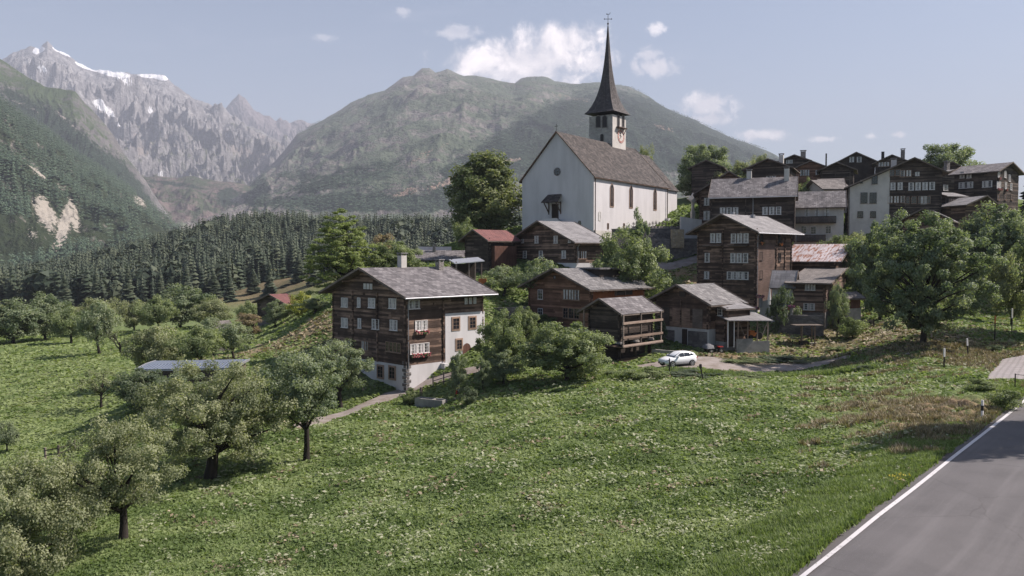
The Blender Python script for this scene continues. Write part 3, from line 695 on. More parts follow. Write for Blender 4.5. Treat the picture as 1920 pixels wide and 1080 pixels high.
            # underside and edges
            lo = [pt(ua, -go, za), pt(ua, L_ + go2, za), pt(ub, L_ + go2, zb), pt(ub, -go, zb)]
            m.face(lo[::-1], 1, .5)
            hi = [p + Vector((0, 0, th - .02)) for p in lo]
            for i in range(4):
                if i == 2: continue
                j = (i + 1) % 4; m.face([lo[i], lo[j], hi[j], hi[i]], 1, .5)
        rf_ = m.build(name, [M[mat_], M[trim]], h.root)
        for ua, za, s_ in ((-eo, h.ze - s0 * eo, s0), (W_ + eo, h.e1 - s1 * eo, s1)):
            for l in (-go, L_ + go2):
                t_ = MB(); a = pt(ua, l, za + .02); b = pt(r_, l, h.za + .02); d_ = .05 if l > 0 else -.05
                c = pt(0, d_, 0); up = Vector((0, 0, .24))
                q = [a, b, b + up, a + up]; q2_ = [p + c for p in q]
                t_.face(q2_, 0, .6); t_.face(q[::-1], 0, .6); t_.face([q[2], q[3], q2_[3], q2_[2]], 0, .6); t_.face([q[0], q[1], q2_[1], q2_[0]], 0, .6)
                t_.face([q[0], q2_[0], q2_[3], q[3]], 0, .6)
                t_.build('roof_edge', M[trim], h.root)
        if rafters and h.O.y < 130:
            k = max(3, int(L_ / 1.1))
            for i in range(k + 1):
                l = L_ * i / k; t_ = MB(); a = pt(-eo + .05, l, h.ze - s0 * (eo - .05) - .09); b = pt(.1, l, h.ze - .06); t_.tube(a, b, .07, n=4); t_.build('rafter', M['wood_dark'], h.root)
            for u in (.0, r_ * .5, r_, r_ + (W_ - r_) * .5, W_):
                z = (h.ze + s0 * u if u <= r_ else h.e1 + s1 * (W_ - u)) - .14; t_ = MB(); t_.tube(pt(u, -go + .12, z), pt(u, .1, z), .11, n=4); t_.build('purlin', M['wood_dark'], h.root)
        if gutter:
            t_ = MB(); z = h.ze - s0 * eo + .05; a = pt(-eo - .07, -go, z); b = pt(-eo - .07, L_ + go2, z); t_.tube(a, b, .08, n=6); t_.build('gutter', M['metal_light'], h.root)
        return h
    def pipe(h, l=.25, drop=None):
        """rain pipe from the eave down the corner of the house"""
        m = MB(); z0 = h.ze - .35; eo = .9
        def pt(u, l_, z): return Vector((l_, u, z)) if h.g == 'A' else Vector((u, l_, z))
        m.tube(pt(-eo, l, z0 + .15), pt(-.18, l, z0 - .5), .06, n=6); m.tube(pt(-.18, l, z0 - .5), pt(-.18, l, drop if drop is not None else 0), .06, n=6)
        m.build('downpipe', M['metal_grey'], h.root)
    def win(h, face, px, py, w=.62, hh=.95, n=1, gap=.16, frame='frame_white', pane='curtain', sill=True, off=.075, muntin=True, sur=None, label=None, name='window', box=None, arch=False):
        u0, z0 = h.hit(face, px, py, off); u0 = u0 - ((n - 1) * (w + gap)) / 2
        if face == 'A': pass
        def bx(m, ua, ub, za, zb, d0, d1, mi=0):
            if face == 'A': m.box(-d1, -d0, ua, ub, za, zb, mi)
            else: m.box(ua, ub, -d1, -d0, za, zb, mi)
        for i in range(n):
            u = u0 + i * (w + gap); a, b, c, d_ = u - w / 2, u + w / 2, z0 - hh / 2, z0 + hh / 2
            f = MB(); t_ = .05; mt = .022
            bx(f, a - t_, a, c - t_, d_ + t_, off - .05, off + .05); bx(f, b, b + t_, c - t_, d_ + t_, off - .05, off + .05)
            bx(f, a, b, d_, d_ + t_, off - .05, off + .048); bx(f, a, b, c - t_, c, off - .05, off + .048)
            if muntin:
                bx(f, u - mt / 2, u + mt / 2, c, d_, off + .0, off + .03)
                for q in (1 / 3, 2 / 3): bx(f, a, b, c + hh * q - mt / 2, c + hh * q + mt / 2, off, off + .026)
            if sur:
                bx(f, a - t_ - .14, a - t_, c - t_ - .14, d_ + t_ + .14, off - .06, off + .02, 1); bx(f, b + t_, b + t_ + .14, c - t_ - .14, d_ + t_ + .14, off - .06, off + .02, 1)
                bx(f, a - t_, b + t_, d_ + t_, d_ + t_ + .14, off - .06, off + .018, 1); bx(f, a - t_, b + t_, c - t_ - .14, c - t_, off - .06, off + .018, 1)
            wo_ = f.build(name, [M[frame], M[sur or frame]], h.root)
            if label: wo_['label'] = label
            p = MB(); bx(p, a, b, c, d_, off - .045, off + .004)
            if pane == 'curtain' and w > .35:
                cw = w * (.36 if (i + int(px)) % 3 else .24); bx(p, a + .02, a + cw, c + .02, d_ - .02, off + .004, off + .007, 1); bx(p, b - cw, b - .02, c + .02, d_ - .02, off + .004, off + .007, 1)
            p.build('pane', [M['glass' if pane == 'curtain' and w > .35 else pane], M['curtain']], wo_)
            if sill and not sur:
                s_ = MB(); bx(s_, a - .1, b + .1, c - t_ - .05, c - t_, off - .05, off + .12); s_.build('sill', M[frame], wo_)
        if box:
            f = MB(); ua = u0 - w / 2 - .05; ub = u0 + (n - 1) * (w + gap) + w / 2 + .05; z = z0 - hh / 2 - .22
            bx(f, ua, ub, z - .2, z, off + .02, off + .28); bo = f.build('flower_box', M['wood_dark'], h.root)
            g_ = MB(); rng = random.Random(int(px))
            for _ in range(int((ub - ua) * 34)):
                uu = rng.uniform(ua, ub); zz = z + rng.uniform(-.18, .16); dd = off + rng.uniform(.05, .36); s_ = rng.uniform(.04, .075)
                bx(g_, uu - s_, uu + s_, zz - s_, zz + s_, dd - s_, dd + s_, rng.choice((0, 0, 1)))
            g_.build('blossoms', [M[box], M['leaf_box']], bo)
    def chimney(h, l, u, w=.7, top=1.5, mat_='plaster_cream', cap=True):
        def pt(u_, l_, z): return Vector((l_, u_, z)) if h.g == 'A' else Vector((u_, l_, z))
        z = h.top(u); m = MB(); c = pt(u, l, 0)
        m.box(c.x - w / 2, c.x + w / 2, c.y - w / 2, c.y + w / 2, z - .3, z + top); k = m.build('chimney', M[mat_], h.root)
        if cap:
            m = MB()
            for sx in (-1, 1):
                for sy in (-1, 1): m.box(c.x + sx * w * .42 - .06, c.x + sx * w * .42 + .06, c.y + sy * w * .42 - .06, c.y + sy * w * .42 + .06, z + top, z + top + .22)
            m.box(c.x - w * .62, c.x + w * .62, c.y - w * .62, c.y + w * .62, z + top + .22, z + top + .32); m.build('chimney_cap', M['slate_light'], k)
    def part(h, name, mat_, boxes, parent=None):
        m = MB()
        for b in boxes: m.box(*b)
        return m.build(name, M[mat_] if isinstance(mat_, str) else [M[x] for x in mat_], parent or h.root)
M['cover_grey'] = plain('cover_grey', (.16, .16, .17), .8, var=.2)
M['leaf_box'] = plain('leaf_box', (.06, .10, .03), .9, var=.2, sc_=8)

# --- the tall manor house
h = House('manor_house', 'big dark timber manor house with whitewashed base beside the curved path', 'house', (762, 735, 82), 45, 626, 905, 551, 503, 'A')
zf = P(762, 686, 82).z - h.O.z
h.body(zf, 'wood_dark', 'plaster', pitch_ends=(('A', h.wA * .36), ('B', h.wB * .46), ('A', h.wA * .7)))
h.roof('slate', 1.3, 1.1, gutter=True)
u1, zt = h.hit('B', 836, 588); bay = h.part('plaster_wall', 'plaster', [(h.wB * .47 + .1, h.wB + .16, -.16, .1, -3, zt)])
h.pipe(.15, zf - .3)
for px in (646, 697, 736): h.win('A', px, {646: 567, 697: 568, 736: 569}[px], .5, .95, 2)
h.win('A', 673, 567, .5, .95, 1)
for px in (646, 704, 738): h.win('A', px, 605 + (px - 646) * .05, .5, .98, 2)
h.win('A', 674, 606, .5, .98, 1)
h.win('A', 649, 646, .5, .95, 3, frame='frame_wood'); h.win('A', 684, 648, .5, .95, 2, frame='frame_wood'); h.win('A', 737, 651, .5, .95, 4, frame='frame_wood', pane='glass')
h.win('A', 690, 537, .3, .5, 3, .3, muntin=False, sill=False)
h.win('A', 713, 697, .9, 1.15, 1, off=.12, frame='frame_wood', pane='glass', sur='frame_stone'); h.win('A', 735, 699, .9, 1.15, 1, off=.12, frame='frame_wood', pane='glass', sur='frame_stone')
h.win('B', 776, 571, .62, .8, 2); h.win('B', 790, 610, .7, .95, 2, box='flower'); h.win('B', 787, 653, .7, .95, 3, box='flower')
h.win('B', 882, 564, .3, .6, 3, .35, muntin=False, sill=False, pane='curtain')
h.win('B', 855, 607, .85, 1.15, 1, off=.2, frame='frame_wood', pane='glass', sur='frame_stone'); h.win('B', 886, 605, .85, 1.15, 1, off=.2, frame='frame_wood', pane='glass', sur='frame_stone')
h.win('B', 861, 646, .7, 1.0, 1, off=.2, frame='frame_wood', pane='glass', sur='frame_stone')
ud, zd = h.hit('B', 875, 657, .17)
m = MB(); n = 10; pts = [(ud - .6, -.19, zd - .95), (ud + .6, -.19, zd - .95)] + [(ud + .6 * math.cos(math.pi * i / n), -.19, zd + .2 + .6 * math.sin(math.pi * i / n)) for i in range(n + 1)]
m.face(pts); m.build('arched_window', M['plank_warm'], h.root)
ud, zd = h.hit('B', 893, 674, .17); dr = h.part('door', 'plank_dark', [(ud - .55, ud + .55, -.22, -.15, zd - 1.1, zd + 1.0)]); h.part('door_frame', 'frame_stone', [(ud - .7, ud - .55, -.2, -.1, zd - 1.1, zd + 1.15), (ud + .55, ud + .7, -.2, -.1, zd - 1.1, zd + 1.15), (ud - .55, ud + .55, -.2, -.1, zd + 1.0, zd + 1.15)], dr)
st = MB()
for i in range(6): st.box(ud - 1.6 + i * 0, ud + .9, -2.2 + i * .32, -.16, zd - 2.6, zd - 2.3 + i * .2)
st.build('stairs', M['concrete'], h.root)
q = MB(); rng = random.Random(4)
for i in range(9):
    z = -.2 + i * .38; a = .55 if i % 2 else .32; q.box(-.11, a, -.115, .05, z, z + .3, 0, rng.random()); q.box(-.115, .05, -.11, .87 - a, z, z + .3)
q.build('quoin_stones', M['stone_dark'], h.root)
h.part('plinth_pier', 'plaster', [(h.wB * .42, h.wB * .47 + .09, -.75, .0, -3, zf - .15)])
h.chimney(4.9, h.wA * .52, .75, 1.6)
h.chimney(9.6, h.wA * .45, .7, 1.0, 'stone')

# --- brown chalet behind the shrubs
h = House('chalet', 'reddish brown chalet with orange plank side and roof dormer, behind the open granary', 'chalet', (1108, 625, 97), 40, 992, 1206, 540, 504, 'A')
h.body(.5, 'wood_brown', 'plaster_grey'); h.roof('slate_fine', 1.0, 1.2, gutter=False)
h.part('plank_cladding', 'wood_orange', [(.25, h.wB - .05, -.13, -.07, 2.6, h.ze - .3)])
h.part('recess_shade', 'frame_dark', [(h.wB * .42, h.wB * .76, -.19, -.14, 4.5, h.ze - .25)])  # flat dark slab on the cladding, shade of a recess given as colour
h.part('balcony_post', 'wood_light', [(h.wB * .42, h.wB * .42 + .12, -.3, -.2, 4.4, h.ze - .2)]); h.part('balcony_post', 'wood_light', [(h.wB * .6, h.wB * .6 + .1, -.3, -.2, 4.4, h.ze - .2)])
for y in (552, 587):
    h.win('A', 1013, y, .8, 1.15, 1, pane='glass'); h.win('A', 1071, y + .5, .8, 1.2, 3, .2, pane='curtain' if y < 570 else 'glass', frame='frame_wood')
dm = h.part('dormer', 'wood_black', [(4.2, 8.0, 2.6, 5.2, h.ze + .3, h.za + .05)]); 
h.part('dormer_roof', 'slate_fine', [(3.8, 8.4, 2.2, 6.4, h.za + .05, h.za + .25)], dm)
h.chimney(8.9, 3.4, .55, 1.3, 'stone')
h.win('A', 1040, 520, .35, .35, 1, frame='frame_dark', pane='glass', muntin=False, sill=False)

# --- open granary on posts
h = House('granary', 'dark timber granary on posts with pale gallery rails beside the white car', 'granary', (1162, 684, 86), 47, 1104, 1222, 583, 560, 'A', sink=1.5)
z0 = P(1162, 640, 86).z - h.O.z
h.body(z0, 'wood_black', None); h.roof('slate', .9, 1.0)
for i, (x, y) in enumerate(((.2, .2), (h.wB - .2, .2), (.2, h.wA - .2), (h.wB - .2, h.wA - .2), (h.wB * .5, .2))):
    m = MB(); m.tube((x, y, .3), (x, y, z0 - .25), .22, .17, 8); p = m.build('post', M['wood_black'], h.root)
    m = MB(); m.tube((x, y, z0 - .3), (x, y, z0 - .08), .55, .5, 12); m.build('mushroom_stone', M['stone'], p)
h.part('base_frame', 'wood_dark', [(-.3, h.wB + .3, -.1, .25, .25, .6), (-.3, h.wB + .3, h.wA - .25, h.wA, .25, .6), (-.1, .2, -.3, h.wA + .3, .0, .3)])
h.part('plinth', 'stone_dark', [(-.2, h.wB + .2, -.0, h.wA, -2, .0)])
gal = MB()
for py in (604, 630, 646):
    z = h.hit('B', 1195, py, 1.0)[1]; gal.box(-.9, h.wB + .6, -1.1, -.92, z - .12, z + .12)
gal.build('gallery_rail', M['wood_light'], h.root)
zlo = h.hit('B', 1195, 647, 1.0)[1]
gp = [(-.7, -1.0), (h.wB * .42, -1.0), (h.wB + .4, -1.0)]
for x, y in gp: h.part('gallery_post', 'wood_grey', [(x - .09, x + .09, y - .0, y + .12, zlo, h.ze - .3)])
h.part('gallery_floor', 'wood_grey', [(-.9, h.wB + .6, -1.1, .0, zlo - .1, zlo + .02)])
h.part('gallery_floor', 'wood_dark', [(-1.0, -.05, -1.0, h.wA, zlo - .1, zlo + .02)])
h.part('gallery_post', 'wood_light', [(-1.0, -.85, h.wA - .1, h.wA + .05, zlo, h.ze + .1)])
h.part('under_timbers', 'wood_black', [(.5, h.wB - .5, .6, h.wA - .6, .5, z0)])

# --- barn with stone base
h = House('barn', 'weathered timber barn on a plastered stone base behind the white car', 'barn', (1328, 652, 92), 42, 1229, 1378, 566, 534, 'A')
zf = P(1328, 618, 92).z - h.O.z
h.body(zf, 'wood_dark', 'plaster_grey', .3, pitch_ends=(('A', h.wA * .5),)); h.roof('slate_fine', 1.1, 1.1)
h.part('barn_door', 'wood_grey', [(-.12, -.06, h.wA * .1, h.wA * .28, zf + .1, zf + 2.3)]); h.part('barn_door', 'wood_grey', [(-.12, -.06, h.wA * .72, h.wA * .9, zf + .1, zf + 2.3)])
h.part('barn_door', 'wood_dark', [(-.1, -.05, h.wA * .33, h.wA * .66, zf + .1, zf + 2.3)])
h.part('stable_door', 'plank_dark', [(-.16, -.05, h.wA * .38, h.wA * .47, .1, zf - .15)]); h.part('hay_hatch', 'frame_dark', [(-.16, -.05, h.wA * .42, h.wA * .53, h.ze + .5, h.ze + 1.1)])
h.part('stone_facing', 'stone_dark', [(-.13, -.06, .1, h.wA * .36, -2.4, zf - .3), (-.13, -.06, h.wA * .62, h.wA - .1, -2.4, zf - .4)])
# --- its square extension and the lean-to shelter
h = House('extension_shed', 'narrow timber annex with small white window against the stone based barn', 'shed', (1361, 643, 91.5), 32, 1330, 1404, 580, 566, 'A', rf=.9)
h.body(.1, 'wood_dark', 'concrete', .26); h.roof('slate_light', .5, .5)
h.win('A', 1350, 583, .55, .95, 1, pane='glass')
a = P(1367, 640, 90.5); root = empty('shelter', a, R(12), 'open lean-to shelter with flat grey sheet roof beside the barn annex', 'shelter')
m = MB(); zr = P(1367, 600, 90.5).z - a.z; L_ = 5.0; W_ = 3.6
m.face([(-.4, -.5, zr), (L_ + .2, -.5, zr - .1), (L_ + .2, W_, zr + .55), (-.4, W_, zr + .6)], 0, .5); m.face([(-.4, -.5, zr - .08), (-.4, W_, zr + .5), (L_ + .2, W_, zr + .45), (L_ + .2, -.5, zr - .18)], 0, .5)
m.face([(-.4, -.5, zr - .08), (L_ + .2, -.5, zr - .18), (L_ + .2, -.5, zr - .1), (-.4, -.5, zr)], 0); m.face([(L_ + .2, -.5, zr - .18), (L_ + .2, W_, zr + .45), (L_ + .2, W_, zr + .55), (L_ + .2, -.5, zr - .1)], 0)
m.build('roof', M['slate_light'], root)
for x in (1.1, 2.3, 3.5, 4.8):
    m = MB(); m.box(x - .06, x + .06, -.06, .06, -.8, zr - .05); m.build('post', M['wood_light'], root)
for x0, x1 in ((1.2, 1.9), (4.1, 4.75)):
    m = MB(); m.tube((x0 if x0 < 2 else x1, -.02, zr - .3), (x1 if x0 < 2 else x0, -.02, .6), .05, n=4); m.build('brace', M['wood_light'], root)
m = MB(); m.box(-.1, .55, .0, .06, -.6, zr - .2); m.build('door', M['plank_dark'], root)
m = MB(); m.box(-.2, -.1, -.05, .07, -.7, zr - .1); m.box(.55, .65, -.05, .07, -.7, zr - .1); m.build('door_frame', M['frame_white'], root)
m = MB(); m.box(.9, 2.9, -.1, .1, -1.4, .25); m.box(2.9, 5.0, -.1, .1, -1.4, -.05); m.build('low_wall', M['concrete'], root)
a2 = a + Vector((3.3, 1.6, .1)); root = empty('garden_tractor', a2, R(15), 'small red farm machine parked under the grey sheet shelter', 'machine')
m = MB(); m.box(-.7, .5, -.35, .35, .35, .75); m.box(-.7, -.1, -.3, .3, .75, 1.0); m.build('body', M['orange'], root)
m = MB(); m.box(.1, .5, -.25, .25, .75, .95); m.box(.42, .52, -.25, .25, .95, 1.3); m.build('seat', M['iron'], root)
for x, y, r_ in ((.4, -.45, .4), (.4, .45, .4), (-.6, -.4, .26), (-.6, .4, .26)):
    m = MB(); m.tube((x, y - .08, r_), (x, y + .08, r_), r_, n=14); m.build('wheel', M['iron'], root)

# --- tall dark house
h = House('timber_house', 'tall dark four storey timber house above the barn with the grey sheet shelter', 'house', (1416, 590, 113), 42, 1307, 1482, 431, 402, 'A')
h.body(.6, 'wood_dark', 'plaster_cream', pitch_ends=(('A', h.wA * .55), ('B', h.wB * .55), ('B', h.wB * .8))); h.roof('slate_light', 1.2, 1.4, gutter=True)
h.part('sunlit_panel', 'wood_warm', [(.2, h.wB * .5, -.09, -.07, 1.0, h.ze - 2.0)])  # thin overlay on the sunny side: weathered timber with sunlit warmth coloured in
for y, L in ((447, ((1342, 2), (1387, 3))), (484, ((1326, 1), (1386, 3))), (517, ((1325, 1), (1383, 4)))):
    for x, n_ in L: h.win('A', x, y - (1416 - x) * .012, .72, 1.25 if y < 500 else 1.0, n_, .3 if n_ < 4 else .18, frame='frame_white')
for x in (1338, 1386): h.part('balcony_ledge', 'wood_grey', [(-.55, -.05, h.hit('A', x, 460)[0] - 1.6, h.hit('A', x, 460)[0] + 1.6, h.hit('A', x, 460)[1] - .12, h.hit('A', x, 460)[1] + .02)])
for x, y in ((1427, 480), (1462, 482), (1427, 515), (1452, 513)): h.win('B', x, y, .6, 1.1, 1, pane='glass', frame='frame_dark')
for x, y in ((1428, 450), (1462, 452)): h.win('B', x, y - 4, .7, 1.1, 1, pane='glass', frame='frame_dark', box='orange')
h.chimney(2.5, h.wA * .55, .45, .8, 'metal_grey', False); h.chimney(5.5, h.wA * .4, .5, .7, 'metal_grey', False); h.pipe(.15, .3)
h.part('porch_wall', 'plaster', [(h.wB * .3, h.wB * .3 + 2.0, -1.6, -.1, -1.5, 1.3)])

# --- small cabins on the slope
h = House('rusty_barn', 'timber barn under a pale rust streaked metal roof, above the small stone based cabin', 'barn', (1566, 520, 120), 58, 1476, 1603, 489, 458, 'B', wA=None)
h.body(-.5, 'wood_dark', 'stone_dark'); h.roof('rusty_metal', 1.0, 1.0)
h = House('cabin', 'small timber cabin with two rows of windows on a rubble stone base', 'cabin', (1546, 588, 103), 62, 1486, 1598, 532, 503, 'B')
h.body(.1, 'wood_dark', 'stone_dark', .25); h.roof('slate_old', .9, .9)
h.part('sunlit_panel', 'wood_warm', [(.15, h.wB * .55, -.085, -.07, .2, h.ze - .4)])  # overlay on the sunny gable, weathering and sunlight both in its colour
h.win('A', 1519, 538, .45, .75, 2, .25); h.win('A', 1517, 575, .55, .75, 2, .2)
h = House('annex', 'ivy covered lean-to with pale roof slabs joined to the small stone based cabin', 'annex', (1487, 592, 105), 62, 1447, 1500, 535, 508, 'B', wB=3.2)
h.body(.1, 'plaster_grey', 'plaster_grey', boards=False); h.roof('slate_light', .5, .3, rafters=False)
h = House('tool_shed', 'little orange brown plank shed with grey shingle roof beside the cabin', 'shed', (1588, 580, 104), 20, 1580, 1613, 559, 548, 'A', wA=2.6)
h.body(.1, 'plank_warm', 'concrete', boards=False); h.roof('slate_old', .45, .5, rafters=False)

# --- long dark house and white house
h = House('long_house', 'long dark timber house with wide grey roof and two chimneys, above the tall timber house', 'house', (1333, 425, 135), -20, 1310, 1490, 366, 337, 'B', wA=9)
h.g = 'A'; h.rf = .5; h.za = P(1400, 338, 139.5).z - h.O.z
h.body(-1, 'wood_black', 'wood_black', pitch_ends=(('B', h.wB * .42),)); h.roof('slate', 1.0, .4, gutter=True)
h.win('B', 1367, 396, .75, 1.15, 3, .3); h.win('B', 1447, 395, .75, 1.15, 3, .3)
h.chimney(5.8, 4.6, .8, 1.4, 'plaster_cream'); h.chimney(h.wB - 1.4, 3.6, .8, 2.0, 'plaster_cream')
m = MB(); x_ = h.hit('B', 1412, 390)[0]; m.tube((x_, -.95, h.ze - .4), (x_, -.2, h.ze - 1.1), .07, n=6); m.tube((x_, -.2, h.ze - 1.1), (x_, -.2, -1), .07, n=6); m.build('downpipe', M['metal_grey'], h.root)
h = House('gable_house', 'dark timber house with white plastered strip and lone white windows behind the long dark house', 'house', (1313, 430, 143), -15, 1300, 1420, 358, 322, 'B')
h.body(-1, 'wood_dark', 'plaster'); h.roof('slate', 1.3, .9)
h.win('B', 1325, 378, .8, 1.2, 1); h.win('B', 1325, 404, 1.0, 1.5, 1)
h = House('white_house', 'grey white three storey house with dark wooden balconies beside the long dark house', 'house', (1581, 455, 137), 70, 1488, 1592, 385, 358, 'B', wB=7.5)
h.body(0, 'plaster_cream', 'plaster_cream', boards=False); h.roof('slate', .7, .5)
h.part('gable_coat', 'plaster_cream', [(.01, h.wB - .02, -.03, -.005, 0, h.ze - .1)])  # thin coat of the same plaster over the gable wall
for x in (1513, 1532, 1550): h.win('A', x, 396, .75, 1.7, 1, pane='curtain', frame='frame_white', off=.05)
for x, y in ((1507, 431), (1525, 432), (1553, 431)): h.win('A', x, y, .8, 1.25, 1, pane='glass', frame='frame_white', off=.05)
for py, x0, x1 in ((411, 1488, 1568), (446, 1494, 1548)):
    u0, z_ = h.hit('A', x1, py, 1.2); u1 = h.hit('A', x0, py, 1.2)[0]; m = MB(); m.box(-1.2, 0, u0, u1, z_ - .65, z_ - .5); m.box(-1.22, -1.1, u0, u1, z_ + .45, z_ + .55)
    k = int((u1 - u0) / .16)
    for i in range(k): uu = u0 + (u1 - u0) * i / k; m.box(-1.18, -1.12, uu, uu + .12, z_ - .5, z_ + .45)
    m.build('balcony', M['plank_dark'], h.root)

# --- big house half plastered
h = House('hillside_house', 'large dark timber house with long sloping roof and white plastered half', 'house', (1590, 460, 152), -20, 1583, 1764, 351, 297, 'B', rf=.70, wA=12)
h.e1 = P(1765, 328, 153).z - h.O.z; h.sink = 6
h.body(0, 'wood_black', 'plaster_grey', pitch_ends=(('B', h.wB * .62), ('B', h.wB - .3))); h.roof('slate', .9, 1.1, rafters=False)
uw = h.hit('B', 1667, 400)[0]
m = MB(); pr = [(-.02, -6), (uw, -6), (uw, h.top(uw) - .12), (-.02, h.top(0) - .12)]
m.face([(x, -.12, z) for x, z in pr]); m.face([(uw, -.12, -6), (uw, .0, -6), (uw, .0, h.top(uw) - .12), (uw, -.12, h.top(uw) - .12)]); m.face([(-.02, .0, -6), (-.02, -.12, -6), (-.02, -.12, h.top(0) - .12), (-.02, .0, h.top(0) - .12)])
m.build('plaster_wall', M['plaster_cream'], h.root)
for x, y, w_, q_ in ((1640, 337, .9, 1.5), (1615, 340, .4, .6), (1620, 371, 1.1, 1.9), (1637, 371, 1.1, 1.9), (1613, 402, .9, 1.1), (1637, 402, .9, 1.1)): h.win('B', x, y, w_, q_, 1, pane='glass', frame='frame_dark', off=.16)
h.win('B', 1678, 324, .8, 1.1, 2, .25, frame='frame_wood', pane='glass'); h.win('B', 1698, 325, .8, 1.1, 2, .25, frame='frame_wood', pane='curtain'); h.win('B', 1720, 326, .6, .6, 1)
h.win('B', 1681, 349, .75, 1.25, 2, .45); h.win('B', 1728, 349, .8, 1.3, 4, .35)
h.win('B', 1681, 374, .75, 1.2, 3, .3, frame='frame_wood', pane='curtain'); h.win('B', 1720, 375, .8, 1.2, 4, .35, frame='frame_wood', pane='glass'); h.win('B', 1732, 375, .8, 1.3, 1)
h.chimney(2.5, h.wB * .50, .9, 1.6, 'plaster_cream'); h.part('porch', 'plank_dark', [(uw + 3, uw + 5, -1.0, 0, -6, -3.2)])

# --- upper village
def small_house(name, label, cat, corner, th, xl, xr, ye, ya, gable, mat_='wood_black', roof='slate', wins=(), rf=.5, wA=None, wB=None, chim=(), eo=.8, go=.8, base=None, zf=-6, rail=False, raf=True):
    h = House(name, label, cat, corner, th, xl, xr, ye, ya, gable, rf, wA=wA, wB=wB, sink=3); h.body(zf, mat_, base, boards=(corner[2] < 205), log_ends=False); h.roof(roof, eo, go, rafters=raf)
    for wv_ in wins: h.win(*wv_[:-1], **wv_[-1])
    for c in chim: h.chimney(*c)
    return h
small_house('dark_chalet', 'dark chalet whose wide gable faces forward, directly above the long house chimneys', 'chalet', (1400, 352, 168), -26, 1396, 1482, 318, 299, 'B', wA=9, wins=[('B', 1446, 335, .9, 1.1, 2, {'frame': 'frame_wood'}), ('B', 1464, 335, .9, 1.1, 2, {'pane': 'shutter', 'frame': 'frame_wood'})], chim=[(2, 6.6, .9, 2.0)], go=1.4)
small_house('timber_chalet', 'dark chalet with twin tiny windows and a broad chimney on the skyline', 'chalet', (1462, 330, 196), -20, 1459, 1516, 303, 291, 'B', wA=9, wins=[('B', 1480, 303, .6, .7, 2, {'muntin': False})], chim=[(3, 5.3, 1.2, 2.0, 'stone')])
small_house('brown_chalet', 'reddish brown chalet gable squeezed between darker chalets on the skyline', 'chalet', (1491, 345, 184), -22, 1488, 1549, 316, 302, 'B', 'wood_brown', wA=8, wins=[('B', 1509, 324, .9, 1.3, 2, {'frame': 'frame_wood'}), ('B', 1537, 323, .8, 1.1, 2, {'frame': 'frame_wood'})])
hh_ = small_house('open_barn', 'dark barn with pale horizontal railing across its open front', 'barn', (1538, 345, 178), -24, 1534, 1600, 320, 305, 'B', wA=8, go=1.0)
m = MB()
for z in (0, .8, 1.6): q0 = hh_.hit('B', 1543, 336, .6)[1]; m.box(.3, hh_.wB * .9, -.65, -.58, q0 - .4 + z, q0 - .28 + z)
for x in (.3, 3, 6): m.box(x, x + .12, -.65, -.55, q0 - 2, q0 + 1.6)
m.build('railing', M['wood_grey'], hh_.root)
m = MB(); m.tube((1.0, 3, hh_.ze), (1.0, 3, hh_.za + 2.6), .16, n=8); m.build('stove_pipe', M['iron'], hh_.root)
small_house('skyline_chalet', 'tallest dark chalet gable on the skyline with two square white windows', 'chalet', (1570, 340, 205), -23, 1567, 1640, 305, 286, 'B', wA=10, wins=[('B', 1597, 299, 1.0, 1.2, 1, {}), ('B', 1611, 299, 1.0, 1.2, 1, {})])
small_house('gabled_chalet', 'dark chalet between two chimneys directly above the plastered half of the hillside house', 'chalet', (1641, 345, 196), -24, 1640, 1702, 306, 291, 'B', wA=9, wins=[('B', 1657, 308, 1.1, 1.0, 2, {'frame': 'frame_wood'})], chim=[(2, 1.6, .7, 2.2, 'iron', False), (2, 6.0, .9, 2.6, 'stone')])
small_house('stone_roof_hut', 'low white hut under a rough stone slab roof above the white balcony house', 'hut', (1545, 370, 155), 5, 1509, 1580, 353, 338, 'A', 'plaster_cream', 'slate_old', wA=8, wB=4.5, base='plaster_cream', zf=0)
small_house('slab_roof_barn', 'low dark barn under a rough stone slab roof beside the white hut', 'barn', (1537, 372, 158), -18, 1536, 1582, 350, 336, 'A', 'wood_black', 'slate_old', wA=7, go=.3)
small_house('lone_barn', 'dark windowless barn standing alone among the round trees behind the church', 'barn', (1297, 345, 178), -20, 1293, 1352, 315, 301, 'B', wA=8)
small_house('slope_chalet', 'steep roofed dark chalet tucked behind the long dark house, its gable half hidden', 'chalet', (1765, 330, 176), -24, 1750, 1806, 318, 304, 'B', wA=9, chim=[])
small_house('middle_chalet', 'dark chalet with bright white window and pale lower roof, between the two big skyline houses', 'chalet', (1766, 392, 166), 20, 1760, 1812, 325, 318, 'B', 'wood_black', 'slate_light', wA=8, wins=[('B', 1773, 352, 1.2, 1.1, 1, {})], chim=[(3, 4.5, .8, 2.2, 'stone')])
h = small_house('corner_house', 'large dark house with white framed windows and flower boxes above the maple', 'house', (1868, 402, 150), 36, 1788, 1908, 320, 305, 'B', 'wood_black', 'slate', eo=.9, go=.8)
for x, y, n_ in ((1804, 328, 1), (1817, 328, 1), (1811, 347, 3), (1851, 345, 2)): h.win('A', x, y, .75, 1.1, n_, .15)
for x, y, n_, b_ in ((1873, 326, 1, 1), (1885, 327, 1, 0), (1893, 334, 1, 0), (1873, 347, 2, 1), (1886, 348, 1, 1), (1896, 350, 1, 0)): h.win('B', x, y, .7, 1.2, n_, .12, box='flower' if b_ else None)
for x in (1872, 1885, 1897): h.win('B', x, 370, .7, .9, 1, pane='glass', frame='frame_wood')
h = small_house('balcony_shed', 'small dark shed with a railed wooden balcony below the middle chalet', 'shed', (1772, 402, 148), 14, 1757, 1808, 368, 361, 'A', 'wood_grey', 'slate_light', wA=6, go=.3)
